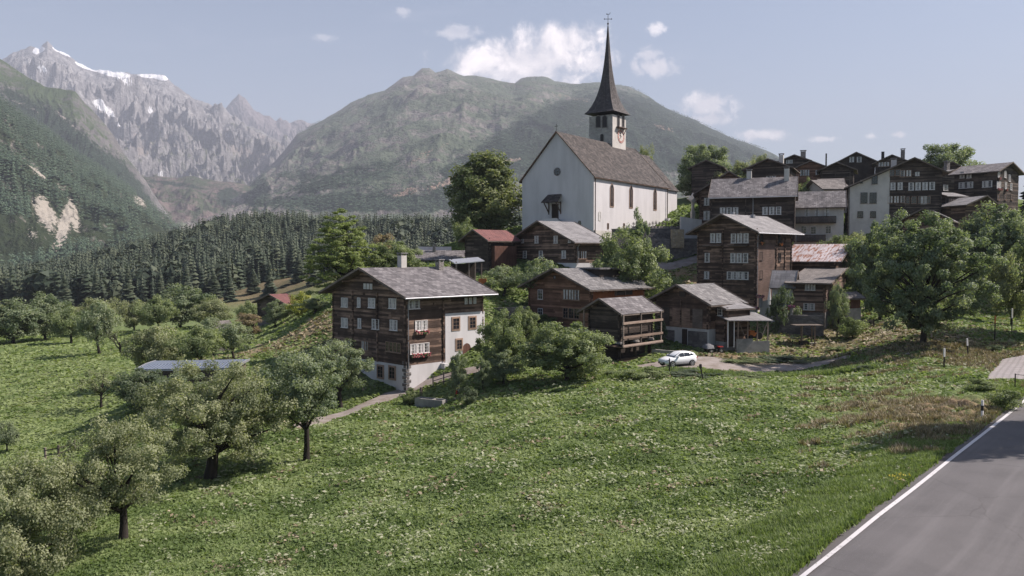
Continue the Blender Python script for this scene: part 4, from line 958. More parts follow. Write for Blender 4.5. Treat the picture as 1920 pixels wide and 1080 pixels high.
m = MB(); z_ = h.hit('B', 1790, 378, .8)[1]
for i in range(20): m.box(i * .22, i * .22 + .17, -.9, -.84, z_ - .6, z_ + .5)
m.box(0, 4.4, -.9, 0, z_ - .75, z_ - .6); m.build('balcony', M['wood_grey'], h.root)
small_house('low_barn', 'low barn with pale double pitched roof just below the corner house', 'barn', (1810, 402, 142), 14, 1806, 1860, 383, 368, 'B', 'wood_dark', 'slate_light', wA=8, rf=.6, go=1.2)
small_house('orchard_barn', 'dark barn gable rising out of the big maple crown', 'barn', (1693, 430, 128), -34, 1690, 1778, 413, 390, 'B', 'wood_dark', 'slate_light', wA=8, go=1.0)

# --- chalet below the church, red roofed barn and the low long house
h = House('church_chalet', 'dark timber chalet with small white windows directly below the church facade', 'chalet', (1080, 506, 118), 35, 961, 1130, 452, 415, 'A')
h.body(1.0, 'wood_dark', 'plaster', boards=True, log_ends=True); h.roof('slate_light', 1.1, 1.1)
for x, y, n_ in ((980, 452, 1), (1006, 449, 1), (1042, 449, 1), (1068, 451, 1), (984, 477, 1), (1014, 477, 1), (1057, 477, 1)): h.win('A', x, y, .85 if y > 460 or x in (1006, 1042) else .5, 1.05 if y > 460 or x in (1006, 1042) else .5, n_)
h.win('B', 1092, 478, .7, 1.1, 2, frame='frame_wood'); h.pipe(.2, .8)
h = House('red_roof_barn', 'dark log barn with dull red metal roof and brown plank wing', 'barn', (917, 515, 124), 42, 873, 964, 449, 431, 'A')
h.body(-1, 'wood_black', None, .3); h.roof('roof_red', .8, .9)
h.part('plank_wing', 'plank_warm', [(.4, h.wB - .3, -.9, -.1, .6, h.ze - 1.0)])
h = House('long_low_house', 'long low dark house with grey roof and white parapet wall behind it', 'house', (780, 510, 136), 4, 775, 872, 486, 470, 'A', wA=7)
h.body(-1, 'wood_black', 'wood_black'); h.roof('slate', .8, .4, rafters=False)
h.win('B', 792, 495, .8, 1.2, 2, .2); h.win('B', 832, 495, .8, 1.2, 2, .2)
h.part('parapet', 'plaster', [(.0, h.wB * .72, 6.0, 6.4, h.za - .2, h.za + .85)])
h.chimney(h.wB * .36, 3.0, .5, 1.2, 'stone')
a = P(860, 528, 112); root = empty('open_shed', a, R(25), 'open shed with pale tilted sheet roof on timber posts behind the manor house', 'shed')
m = MB(); zr = P(860, 492, 112).z - a.z; q = [(-.9, -.8, zr - .1), (3.6, -.8, zr + .25), (4.0, 2.6, zr + .75), (-.5, 2.6, zr + .4)]
m.face(q, 0, .5); m.face([(x, y, z - .12) for x, y, z in q][::-1], 0)
for i in range(4): j = (i + 1) % 4; m.face([(q[i][0], q[i][1], q[i][2] - .12), (q[j][0], q[j][1], q[j][2] - .12), q[j], q[i]], 0)
m.build('roof', M['metal_light'], root)
for x, y in ((-.5, -.4), (1.4, -.4), (3.3, -.4), (3.4, 2.2), (-.2, 2.2)):
    m = MB(); m.box(x - .08, x + .08, y - .08, y + .08, -2, zr + .1 + (y > 0) * .35); m.build('post', M['wood_grey'], root)
m = MB(); m.box(-.3, 3.2, 2.0, 2.2, -2, zr - .2); m.build('back_wall', M['wood_black'], root)
m = MB(); m.box(2.0, 3.1, .4, 1.2, -1.2, .6); o_ = m.build('crate', M['orange'], None); o_.location = a + Vector((.8, -1.0, -.2)); tag(o_, 'orange wooden crate under the open shed with tilted sheet roof', 'crate')

# --- huts in the fields
h = House('field_barn', 'small log barn with rusty red roof at the forest edge', 'barn', (540, 608, 146), 50, 484, 560, 570, 552, 'A', rf=.5)
h.body(.6, 'wood_black', 'stone_dark', .3); h.roof('roof_red', .7, .8)
h = House('orchard_hut', 'tiny dark hut half hidden among the orchard trees', 'hut', (408, 645, 122), 52, 392, 432, 617, 603, 'A')
h.body(.5, 'wood_black', 'stone_dark', .3); h.roof('slate_old', .6, .6)
h = House('long_shed', 'long low shed with bluish corrugated roof behind the round apple tree', 'shed', (264, 735, 74), 8, 258, 440, 695, 688, 'A', wA=5.5)
h.za = P(340, 685, 77).z - h.O.z; h.body(-.5, 'wood_grey', None); h.roof('corrugated', .4, .3, rafters=False, trim='metal_light')

# ------------------------------------------------------------------ church
def arch_win(h, face, px, py, w, hh, name='pointed_window', off=.02, frame='frame_stone', pane='glass', mull=True, round_=False):
    u, z = h.hit(face, px, py); n = 7
    def outline(w_, h_):
        a = w_ / 2; zs = z - h_ / 2; zt = z + h_ / 2 - w_ * (.5 if round_ else .85); pts = [(u - a, zs), (u + a, zs)]
        if round_: pts += [(u + a * math.cos(math.pi * i / 12), zt + a * math.sin(math.pi * i / 12)) for i in range(13)]
        else:
            for i in range(n): f = i / n; an = f * math.pi / 3; pts.append((u - a + 2 * a * math.cos(an), zt + 2 * a * math.sin(an)))
            pts.append((u, zt + 2 * a * math.sin(math.pi / 3)))
            for i in range(n - 1, -1, -1): f = i / n; an = f * math.pi / 3; pts.append((u + a - 2 * a * math.cos(an), zt + 2 * a * math.sin(an)))
        return pts
    def P3(q, d_): return (-d_, q[0], q[1]) if face == 'A' else (q[0], -d_, q[1])
    o = outline(w + .28, hh + .28); i_ = outline(w, hh); m = MB()
    for k in range(len(o)):
        j = (k + 1) % len(o); m.face([P3(o[k], off + .05), P3(o[j], off + .05), P3(i_[j], off + .05), P3(i_[k], off + .05)]); m.face([P3(o[k], 0), P3(o[j], 0), P3(o[j], off + .05), P3(o[k], off + .05)])
    if mull:
        b = [(u - .05, z - hh / 2), (u + .05, z - hh / 2), (u + .05, z + hh / 2 - w * .6), (u - .05, z + hh / 2 - w * .6)]; m.face([P3(q, off + .04) for q in b])
    f = m.build(name, M[frame], h.root); m = MB(); m.face([P3(q, off + .02) for q in i_]); m.build('pane', M[pane], f)
h = House('church', 'white church with dark shingled roof and slender needle spire above the village', 'church', (1113, 441, 141), 53, 979, 1251, 329, 247, 'A', sink=6)
h.body(0, 'plaster', 'plaster', boards=False); h.roof('slate_church', .45, .35, trim='wood_dark', rafters=False)
CH = h
for px, py in ((1147, 366), (1183, 369), (1228, 374)): arch_win(h, 'B', px, py, 1.15, 4.1, off=.03)
arch_win(h, 'B', 1124, 405, .55, 1.4, mull=False, frame='plaster_cream', pane='curtain', round_=True)
for px in (1140, 1170): h.win('B', px, 424, .5, 1.0, 1, pane='glass', frame='frame_stone', off=.02, sill=False)
u, z = h.hit('A', 1045, 322); m = MB(); n = 20
m.face([(-.02, u + .55 * math.cos(2 * math.pi * i / n), z + .55 * math.sin(2 * math.pi * i / n)) for i in range(n)][::-1]); rw = m.build('round_window', M['glass'], h.root)
m = MB()
for i in range(n):
    a0, a1 = 2 * math.pi * i / n, 2 * math.pi * (i + 1) / n
    m.face([(-.06, u + r_ * math.cos(a), z + r_ * math.sin(a)) for r_, a in ((.75, a0), (.75, a1), (.55, a1), (.55, a0))])
m.box(-.05, -.025, u - .04, u + .04, z - .55, z + .55); m.box(-.05, -.025, u - .55, u + .55, z - .04, z + .04); m.build('frame', M['stone_dark'], rw)
# canopy over the west door with its brackets
u, z = h.hit('A', 1040, 372); dk = MB()
q = [(-1.9, u - 1.9, z - .7), (-1.9, u + 1.7, z - .7), (0, u + 1.5, z + .75), (0, u - 1.5, z + .75)]
dk.face(q, 0, .5); dk.face([(x, y, z_ - .18) for x, y, z_ in q][::-1], 0)
for i in range(4): j = (i + 1) % 4; dk.face([(q[i][0], q[i][1], q[i][2] - .18), (q[j][0], q[j][1], q[j][2] - .18), q[j], q[i]], 0)
cn = dk.build('door_canopy', M['slate_church'], h.root)
for s_ in (-1.35, 1.25):
    m = MB(); m.tube((-1.6, u + s_, z - .85), (-.05, u + s_, z - 2.6), .11, n=4); m.tube((-1.75, u + s_, z - .8), (-.05, u + s_, z - .8), .09, n=4); m.box(-.14, 0, u + s_ - .08, u + s_ + .08, z - 2.9, z - .6); m.build('bracket', M['wood_dark'], cn)
h.part('church_door', 'plank_dark', [(-.12, 0, u - .85, u + .55, z - 4.4, z - 1.0)])
h.part('door_frame', 'plaster_grey', [(-.2, 0, u + .55, u + .95, z - 4.4, z - .9)])
arch_win(h, 'A', 1087, 422, .7, 1.6, mull=False, frame='plaster', round_=True)
# outside stair wall against the facade
m = MB(); ua = h.wA * .22; ub = h.wA * .98; zz = h.hit('A', 1040, 410)[1]
pts = [(ua, -5), (ub, -5), (ub, zz - 3.6), (h.wA * .62, zz), (h.wA * .42, zz), (ua, zz - 2.2)]
m.face([(-1.9, a_, b_) for a_, b_ in pts][::-1]); m.face([(-1.6, a_, b_) for a_, b_ in pts])
for i in range(1, 5): a_, b_ = pts[i], pts[i + 1]; m.face([(-1.95, a_[0], a_[1]), (-1.95, b_[0], b_[1]), (-1.5, b_[0], b_[1]), (-1.5, a_[0], a_[1])], 1)
m.build('stair_wall', [M['plaster'], M['slate_dark']], h.root)
# buttresses, plinth band, rain pipes
h.part('plinth', 'plaster_cream', [(0, h.wB, -.14, -.08, -5, .9)])
for x in (.12, h.wB - .5):
    m = MB(); m.tube((x, -.35, h.ze - .3), (x, -.25, h.ze - .8), .09, n=6); m.tube((x, -.25, h.ze - .8), (x, -.25, -.5), .09, n=6); m.build('downpipe', M['frame_dark'], h.root)
h.part('buttress', 'plaster', [(h.wB - 1.1, h.wB - .2, -1.3, 0, -4, 1.6), (h.wB - 1.1, h.wB - .2, -.8, 0, 1.6, 4.0)])
# choir: narrower and lower, polygonal end
cx0 = h.wB; cl = 11.0; c0 = 1.5; c1 = h.wA - 1.5; ze = h.ze - .1; mid = h.wA / 2; za = h.za - .7
pl = [(cx0, c0), (cx0 + cl - 3.4, c0), (cx0 + cl, c0 + 3.2), (cx0 + cl, c1 - 3.2), (cx0 + cl - 3.4, c1), (cx0, c1)]
m = MB(); m.prism(pl, -5, ze); ch = m.build('choir', M['plaster'], h.root)
m = MB(); o_ = .45; pe = [(cx0 - 2.0, c0 - o_), (cx0 + cl - 3.3, c0 - o_), (cx0 + cl + o_, c0 + 3.0), (cx0 + cl + o_, c1 - 3.0), (cx0 + cl - 3.3, c1 + o_), (cx0 - 2.0, c1 + o_)]
rz_ = [(cx0 - 2.0, mid), (cx0 + cl - 4.2, mid)]; zr = ze - .3
def v3(p, z): return (p[0], p[1], z)
m.face([v3(pe[0], zr), v3(pe[1], zr), v3(rz_[1], za), v3(rz_[0], za)]); m.face([v3(pe[1], zr), v3(pe[2], zr), v3(rz_[1], za)]); m.face([v3(pe[2], zr), v3(pe[3], zr), v3(rz_[1], za)])
m.face([v3(pe[3], zr), v3(pe[4], zr), v3(rz_[1], za)]); m.face([v3(pe[4], zr), v3(pe[5], zr), v3(rz_[0], za), v3(rz_[1], za)]); m.face([v3(p, zr - .02) for p in pe][::-1])
m.build('choir_roof', M['slate_church'], ch)
h2 = h; 
for dx in (2.6,):
    m = MB(); zc = 4.6; m.box(cx0 + dx - .5, cx0 + dx + .5, c0 - .08, c0 - .03, zc - 2.0, zc + 1.5); f_ = m.build('choir_window', M['frame_stone'], ch); m = MB(); m.box(cx0 + dx - .33, cx0 + dx + .33, c0 - .12, c0 - .085, zc - 1.85, zc + 1.35); m.build('pane', M['glass'], f_)
for xx in (cx0 + cl - 3.4,):
    m = MB(); m.box(xx - .45, xx + .45, c0 - 1.3, c0, -5, 3.0); m.box(xx - .45, xx + .45, c0 - .8, c0, 3.0, 5.2); m.build('buttress', M['plaster'], ch)
m = MB(); m.tube((-.2, h.wA / 2, h.za + .1), (-.2, h.wA / 2, h.za + 1.5), .04, n=5); m.box(-.24, -.16, h.wA / 2 - .35, h.wA / 2 + .35, h.za + 1.05, h.za + 1.13); m.build('gable_cross', M['iron'], h.root)
# tower
tw = 5.4
cT = P(1148, 300, 160); loc = h.Mi @ cT; tx, ty = loc.x, loc.y
zt = P(1148, 214, 160).z - h.O.z
m = MB(); m.box(tx, tx + tw, ty, ty + tw, -4, zt); tower = m.build('tower', M['stone_tower'], h.root)
m = MB(); m.box(tx + .0, tx + tw - .02, ty - .03, ty + .02, zt - 8.5, zt - .02); m.build('tower_plaster', M['plaster_cream'], tower)
TMi = Matrix.Translation((-tx, -ty, 0)) @ h.Mi
def t_hit(face, px, py, off=0.0):
    c = TMi @ CAM; d_ = TMi.to_3x3() @ ray(px, py); k = (-off - c.x) / d_.x if face == 'A' else (-off - c.y) / d_.y
    p = c + d_ * k; return (p.y if face == 'A' else p.x), p.z
def t_open(face, px, py, w_, h_, name='belfry_opening'):
    u_, z_ = t_hit(face, px, py); m = MB(); n = 10
    pts = [(u_ - w_ / 2, z_ - h_ / 2), (u_ + w_ / 2, z_ - h_ / 2)] + [(u_ + w_ / 2 * math.cos(math.pi * i / n), z_ + h_ / 2 - w_ / 2 + w_ / 2 * math.sin(math.pi * i / n)) for i in range(n + 1)]
    g3 = (lambda q, d_: (tx - d_, ty + q[0], q[1])) if face == 'A' else (lambda q, d_: (tx + q[0], ty - d_, q[1]))
    m.face([g3(q, .05) for q in pts])
    ow = [(u_ + (q[0] - u_) * 1.25, z_ + (q[1] - z_) * 1.12) for q in pts]
    for i in range(len(pts)): j = (i + 1) % len(pts); m.face([g3(ow[i], .09), g3(ow[j], .09), g3(pts[j], .09), g3(pts[i], .09)], 1); m.face([g3(pts[i], .09), g3(pts[j], .09), g3(pts[j], .05), g3(pts[i], .05)], 1)
    m.build(name, [M['iron'], M['stone']], tower)
for px in (1122, 1134): t_open('A', px, 228, 1.0, 2.3)
t_open('A', 1129, 258, .7, 1.4, 'slit_window')
for px in (1159, 1168): t_open('B', px, 227, .85, 2.3)
u_, z_ = t_hit('B', 1163, 240); m = MB(); m.box(tx + u_ - 1.7, tx + u_ + 1.7, ty - .7, ty - .06, z_ - .12, z_ + .08)
for s_ in (-1.3, 0, 1.3): m.tube((tx + u_ + s_, ty - .65, z_ - .1), (tx + u_ + s_, ty - .05, z_ - 1.3), .08, n=4)
m.build('clock_awning', M['wood_dark'], tower)
u_, z_ = t_hit('B', 1164, 256); n = 28
def ring(m, r0, r1, d_, mi=0):
    for i in range(n):
        a0, a1 = 2 * math.pi * i / n, 2 * math.pi * (i + 1) / n
        m.face([(tx + u_ + r_ * math.cos(a), ty - d_, z_ + r_ * math.sin(a)) for r_, a in ((r0, a0), (r0, a1), (r1, a1), (r1, a0))], mi)
M['clock_paint'] = plain('clock_paint', (.56, .50, .46), .8, var=.1); M['clock_red'] = plain('clock_red', (.42, .17, .13), .8, var=.15)
m = MB(); ring(m, .95, .02, .07, 0); ring(m, 1.35, .95, .075, 1)
for i in range(12):
    a = math.pi * 2 * i / 12; x_, zz_ = tx + u_ + 1.15 * math.sin(a), z_ + 1.15 * math.cos(a); m.box(x_ - .07, x_ + .07, ty - .1, ty - .08, zz_ - .12, zz_ + .12, 2)
clock = m.build('clock_face', [M['clock_paint'], M['clock_red'], M['plaster']], tower)
m = MB(); m.tube((tx + u_, ty - .12, z_), (tx + u_ - .55, ty - .12, z_ + .25), .05, n=4); m.build('clock_hand', M['iron'], clock)
m = MB(); m.tube((tx + u_, ty - .14, z_), (tx + u_ - .75, ty - .14, z_ - .6), .04, n=4); m.build('clock_hand', M['iron'], clock)
# spire: four sided flare turning into an eight sided needle
prof = [(215, 36.5), (209, 32), (200, 27.5), (188, 22.5), (175, 18.5), (160, 14.8), (145, 11.8), (130, 9.2), (112, 6.8), (95, 4.9), (78, 3.5), (62, 2.2), (50, 1.2), (46, .6)]
cxt, cyt = tx + tw / 2, ty + tw / 2; Dc = (Matrix.Translation(h.O) @ Matrix.Rotation(h.th, 4, 'Z') @ Vector((cxt, cyt, 0))).y
rings = []; scal = Dc / FPX; e0 = tw / 2 + .75
for i, (py, half) in enumerate(prof):
    z_ = P(1140, py, Dc).z - h.O.z; k = half / 36.5 * e0; oc = min(1, i / 5)
    pts = []
    for s_ in range(8):
        a = math.pi / 4 * s_; sq = 1 / max(abs(math.cos(a)), abs(math.sin(a))); rr = k * (sq * (1 - oc) + 1.12 * oc); pts.append((cxt + rr * math.cos(a), cyt + rr * math.sin(a), z_))
    rings.append(pts)
m = MB(); acc = 0
for i in range(len(rings) - 1):
    dl = (Vector(rings[i + 1][0]) - Vector(rings[i][0])).length
    for s_ in range(8):
        j = (s_ + 1) % 8; w0 = (Vector(rings[i][s_]) - Vector(rings[i][j])).length; w1 = (Vector(rings[i + 1][s_]) - Vector(rings[i + 1][j])).length
        m.face([rings[i][s_], rings[i][j], rings[i + 1][j], rings[i + 1][s_]], 0, .5, [(s_ * 3 - w0 / 2, acc), (s_ * 3 + w0 / 2, acc), (s_ * 3 + w1 / 2, acc + dl), (s_ * 3 - w1 / 2, acc + dl)])
    acc += dl
m.face([Vector(q) for q in rings[0]][::-1]); spire = m.build('spire', M['slate_spire'], tower)
zt_ = rings[-1][0][2]; m = MB(); m.tube((cxt, cyt, zt_ - .2), (cxt, cyt, zt_ + 2.1), .05, n=6)
cd = Matrix.Rotation(-h.th, 3, 'Z') @ Vector((1, 0, 0))
def off_(a, z_): return (cxt + cd.x * a, cyt + cd.y * a, z_)
m.tube(off_(-.75, zt_ + 1.1), off_(.75, zt_ + 1.1), .055, n=5); m.tube((cxt, cyt, zt_ + .02), (cxt, cyt, zt_ + .3), .18, .18, n=8)
for a_ in (-.75, .75): m.tube(off_(a_, zt_ + .95), off_(a_, zt_ + 1.25), .06, n=5)
m.tube(off_(-.35, zt_ + 2.1), off_(.3, zt_ + 2.05), .1, .03, n=5); m.tube(off_(.3, zt_ + 2.05), off_(.45, zt_ + 2.4), .05, n=4)
m.build('spire_cross', M['iron'], spire)

# ------------------------------------------------------------------ churchyard walls and village walls
def wall_seg(name, label, a, b, top_a, top_b, thick, mat_, depth=4, cap=None, cat='wall'):
    """straight wall from pixel a to pixel b (each px, py, D); tops given by pixel rows"""
    p = P(a[0], top_a, a[1]); q = P(b[0], top_b, b[1]); d_ = Vector((q.x - p.x, q.y - p.y, 0)); L_ = d_.length; rz = math.atan2(d_.y, d_.x)
    root = empty(name, (p.x, p.y, p.z - depth), rz, label, cat); m = MB(); h1 = q.z - p.z
    A_ = [(0, 0, 0), (L_, 0, 0), (L_, 0, depth + h1), (0, 0, depth)]; B_ = [(x, thick, z) for x, y, z in A_]
    m.face(A_); m.face(B_[::-1]); m.face([A_[3], A_[2], B_[2], B_[3]]); m.face([A_[1], B_[1], B_[2], A_[2]]); m.face([A_[0], A_[3], B_[3], B_[0]]); m.build('masonry', M[mat_], root)
    if cap:
        m = MB(); e = .08; up = .1; A_ = [(-e, -e, depth + .002), (L_ + e, -e, depth + h1 + .002), (L_ + e, thick + e, depth + h1 + .002), (-e, thick + e, depth + .002)]; B_ = [(x, y, z + up) for x, y, z in A_]
        m.face(B_)
        for i in range(4): j = (i + 1) % 4; m.face([A_[i], A_[j], B_[j], B_[i]])
        m.face(A_[::-1]); m.build('coping', M[cap], root)
    return root
wall_seg('retaining_wall', 'long dark rubble retaining wall beneath the churchyard', (1185, 139), (1312, 141), 447, 447, .8, 'stone_dark', 7)
wall_seg('churchyard_wall', 'dark churchyard terrace wall carrying the row of grave crosses', (1150, 140.2), (1277, 143.5), 430, 428, .8, 'stone_dark', 5, 'concrete')
wall_seg('wall_block', 'sunlit warm rubble wall block beside the grave terrace', (1260, 139.6), (1283, 139.8), 430, 430, .8, 'stone_warm', 3.2)
wall_seg('terrace_wall', 'tall pale plastered wall with blind arch behind the stone block', (1276, 142), (1316, 142), 406, 412, .6, 'plaster_grey', 7)
wall_seg('garden_wall', 'low rubble garden wall below the cabin, beside the meadow', (1455, 101.5), (1545, 99.5), 590, 592, .5, 'stone_dark', 2.5)
wall_seg('stone_wall', 'low concrete wall below the stone based barn and the granary', (1222, 90), (1290, 89), 655, 660, .4, 'concrete', 2.5)
wall_seg('terrace_edge', 'white plastered garden wall below the tall timber house', (1425, 109), (1448, 108), 566, 560, .4, 'plaster_grey', 3)
wall_seg('field_wall', 'grey dry stone wall by the young apple tree below the chalet', (905, 104), (990, 100), 578, 574, .4, 'stone', 1.4)
# iron grave crosses along the terrace
def grave_cross():
    root = empty('grave_cross', (0, 0, 0), 0, 'x', 'grave cross', 'grave crosses along the churchyard terrace')
    m = MB(); m.tube((0, 0, .2), (0, 0, 1.5), .05, n=5); m.tube((-.38, 0, 1.1), (.38, 0, 1.1), .05, n=5); m.tube((-.3, 0, 1.35), (.3, 0, .85), .03, n=4); m.tube((.3, 0, 1.35), (-.3, 0, .85), .03, n=4); m.build('cross', M['iron'], root)
    m = MB(); m.prism([(-.45, -.2), (.45, -.2), (.45, .2), (-.45, .2)], -.3, .3); m.prism([(-.3, -.14), (.3, -.14), (.3, .14), (-.3, .14)], .3, .62); m.build('headstone', M['stone'], root); return root
gc = grave_cross(); fam()
gc['label'] = 'iron grave cross in the row along the churchyard terrace wall'
for i in range(15):
    o = gc if i == 0 else copy_tree(gc); f = i / 14; p = P(1188 + 84 * f, 424, 144.0 + 1.2 * f + (i % 2) * .9); o.location = (p.x, p.y, P(1230, 430, 144).z - (i % 2) * .02); s_ = .9 + .25 * ((i * 7) % 5) / 5; o.scale = (s_, s_, s_); o.rotation_euler.z = R(20 + (i * 37) % 30)
    o['label'] = 'iron grave cross in the row along the churchyard terrace wall'
a = P(1299, 402, 150); root = empty('stone_cross', a, R(15), 'pale stone wayside cross with broad arms between church and dark houses', 'cross')
m = MB(); m.box(-.35, .35, -.3, .3, -3, .6); m.box(-.22, .22, -.2, .2, .6, 2.2); m.build('shaft', M['plaster_cream'], root)
m = MB(); m.prism([(-1.2, -.0), (-.45, -.45), (.0, -.9), (.45, -.45), (1.2, .0), (.45, .45), (0, 1.1), (-.45, .45)], -.2, .2, M=Matrix.Translation((0, 0, 2.9)) @ Matrix.Rotation(R(90), 4, 'X')); m.build('cross_head', M['plaster_cream'], root)

# ------------------------------------------------------------------ vegetation
def leaf_mat(name, c1, c2, c3, trans=.42):
    m, t = new_mat(name); r = t.attr('rnd'); o = t.coord('Object'); n = t.noise(o, .5, 3)
    f = t.m('ADD', t.m('MULTIPLY', r, .75), t.m('MULTIPLY', n, .35))
    base = t.ramp(f, [(.15, c1), (.5, c2), (.9, c3)])
    b = t.n.new('ShaderNodeBsdfPrincipled'); t.l.new(base, b.inputs['Base Color']); b.inputs['Roughness'].default_value = .6; b.inputs['Specular IOR Level'].default_value = .25
    tr = t.n.new('ShaderNodeBsdfTranslucent'); t.l.new(t.mix(1.0, base, (1.15, 1.25, .6), 'MULTIPLY'), tr.inputs[0])
    mx = t.n.new('ShaderNodeMixShader'); mx.inputs[0].default_value = trans; t.l.new(b.outputs[0], mx.inputs[1]); t.l.new(tr.outputs[0], mx.inputs[2])
    o_ = t.n.new('ShaderNodeOutputMaterial'); t.l.new(mx.outputs[0], o_.inputs[0]); return m
LM_ = {
 'olive': leaf_mat('leaf_olive', (0.123, 0.142, 0.079), (0.237, 0.260, 0.151), (0.388, 0.396, 0.251)),
 'green': leaf_mat('leaf_green', (0.100, 0.132, 0.066), (0.188, 0.228, 0.116), (0.332, 0.367, 0.202)),
 'dark': leaf_mat('leaf_dark', (0.065, 0.090, 0.060), (0.123, 0.156, 0.100), (0.230, 0.260, 0.172)),
 'maple': leaf_mat('leaf_maple', (0.079, 0.112, 0.066), (0.165, 0.209, 0.126), (0.325, 0.353, 0.237)),
 'bright': leaf_mat('leaf_bright', (0.116, 0.152, 0.055), (0.220, 0.268, 0.104), (0.342, 0.378, 0.171)),
 'greyleaf': leaf_mat('leaf_grey', (0.113, 0.149, 0.087), (0.217, 0.258, 0.165), (0.352, 0.382, 0.258)),
 'yellow': leaf_mat('leaf_yellow', (0.175, 0.210, 0.044), (0.333, 0.350, 0.088), (0.490, 0.473, 0.158)),
 'linden': leaf_mat('leaf_linden', (0.067, 0.095, 0.046), (0.146, 0.177, 0.085), (0.305, 0.317, 0.165)),
 'reddish': leaf_mat('leaf_reddish', (0.158, 0.114, 0.079), (0.263, 0.201, 0.140), (0.385, 0.315, 0.228)),
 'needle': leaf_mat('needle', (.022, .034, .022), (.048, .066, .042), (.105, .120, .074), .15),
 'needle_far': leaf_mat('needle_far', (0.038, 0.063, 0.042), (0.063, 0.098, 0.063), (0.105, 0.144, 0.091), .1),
}
M['bark'] = wood('bark', (.055, .045, .038), (.14, .12, .10), planks=True)
M['bark_grey'] = wood('bark_grey', (.12, .105, .09), (.26, .23, .20), planks=True)
def tubes(paths, sides=6):
    V = []; F = []
    for pts, rad in paths:
        n = len(pts); b = len(V); prev = None
        for i in range(n):
            d_ = (pts[min(i + 1, n - 1)] - pts[max(i - 1, 0)]).normalized(); a = Vector((0, 1, 0)).cross(d_) if abs(d_.y) < .9 else Vector((1, 0, 0)).cross(d_); a.normalize(); c = d_.cross(a)
            for k in range(sides):
                an = 2 * math.pi * k / sides; V.append(pts[i] + (a * math.cos(an) + c * math.sin(an)) * rad[i])
        for i in range(n - 1):
            for k in range(sides): j = (k + 1) % sides; F.append((b + i * sides + k, b + i * sides + j, b + (i + 1) * sides + j, b + (i + 1) * sides + k))
    return V, F
def leaf_quads(pos, nrm, size, rng, rnd, elong=1.35):
    n = len(pos); a = rng.normal(size=(n, 3)); a -= nrm * (a * nrm).sum(1, keepdims=True); a /= np.linalg.norm(a, axis=1, keepdims=True) + 1e-9; b = np.cross(nrm, a)
    s_ = (size * rng.uniform(.65, 1.35, n))[:, None]; A = a * s_ * elong * .5; B = b * s_ * .5
    dr = nrm * s_ * .18
    V = np.stack([pos - A, pos - B * .9 + dr, pos + A, pos + B * .9 + dr], 1).reshape(-1, 3); F = np.arange(n * 4).reshape(n, 4); return V, F, rnd
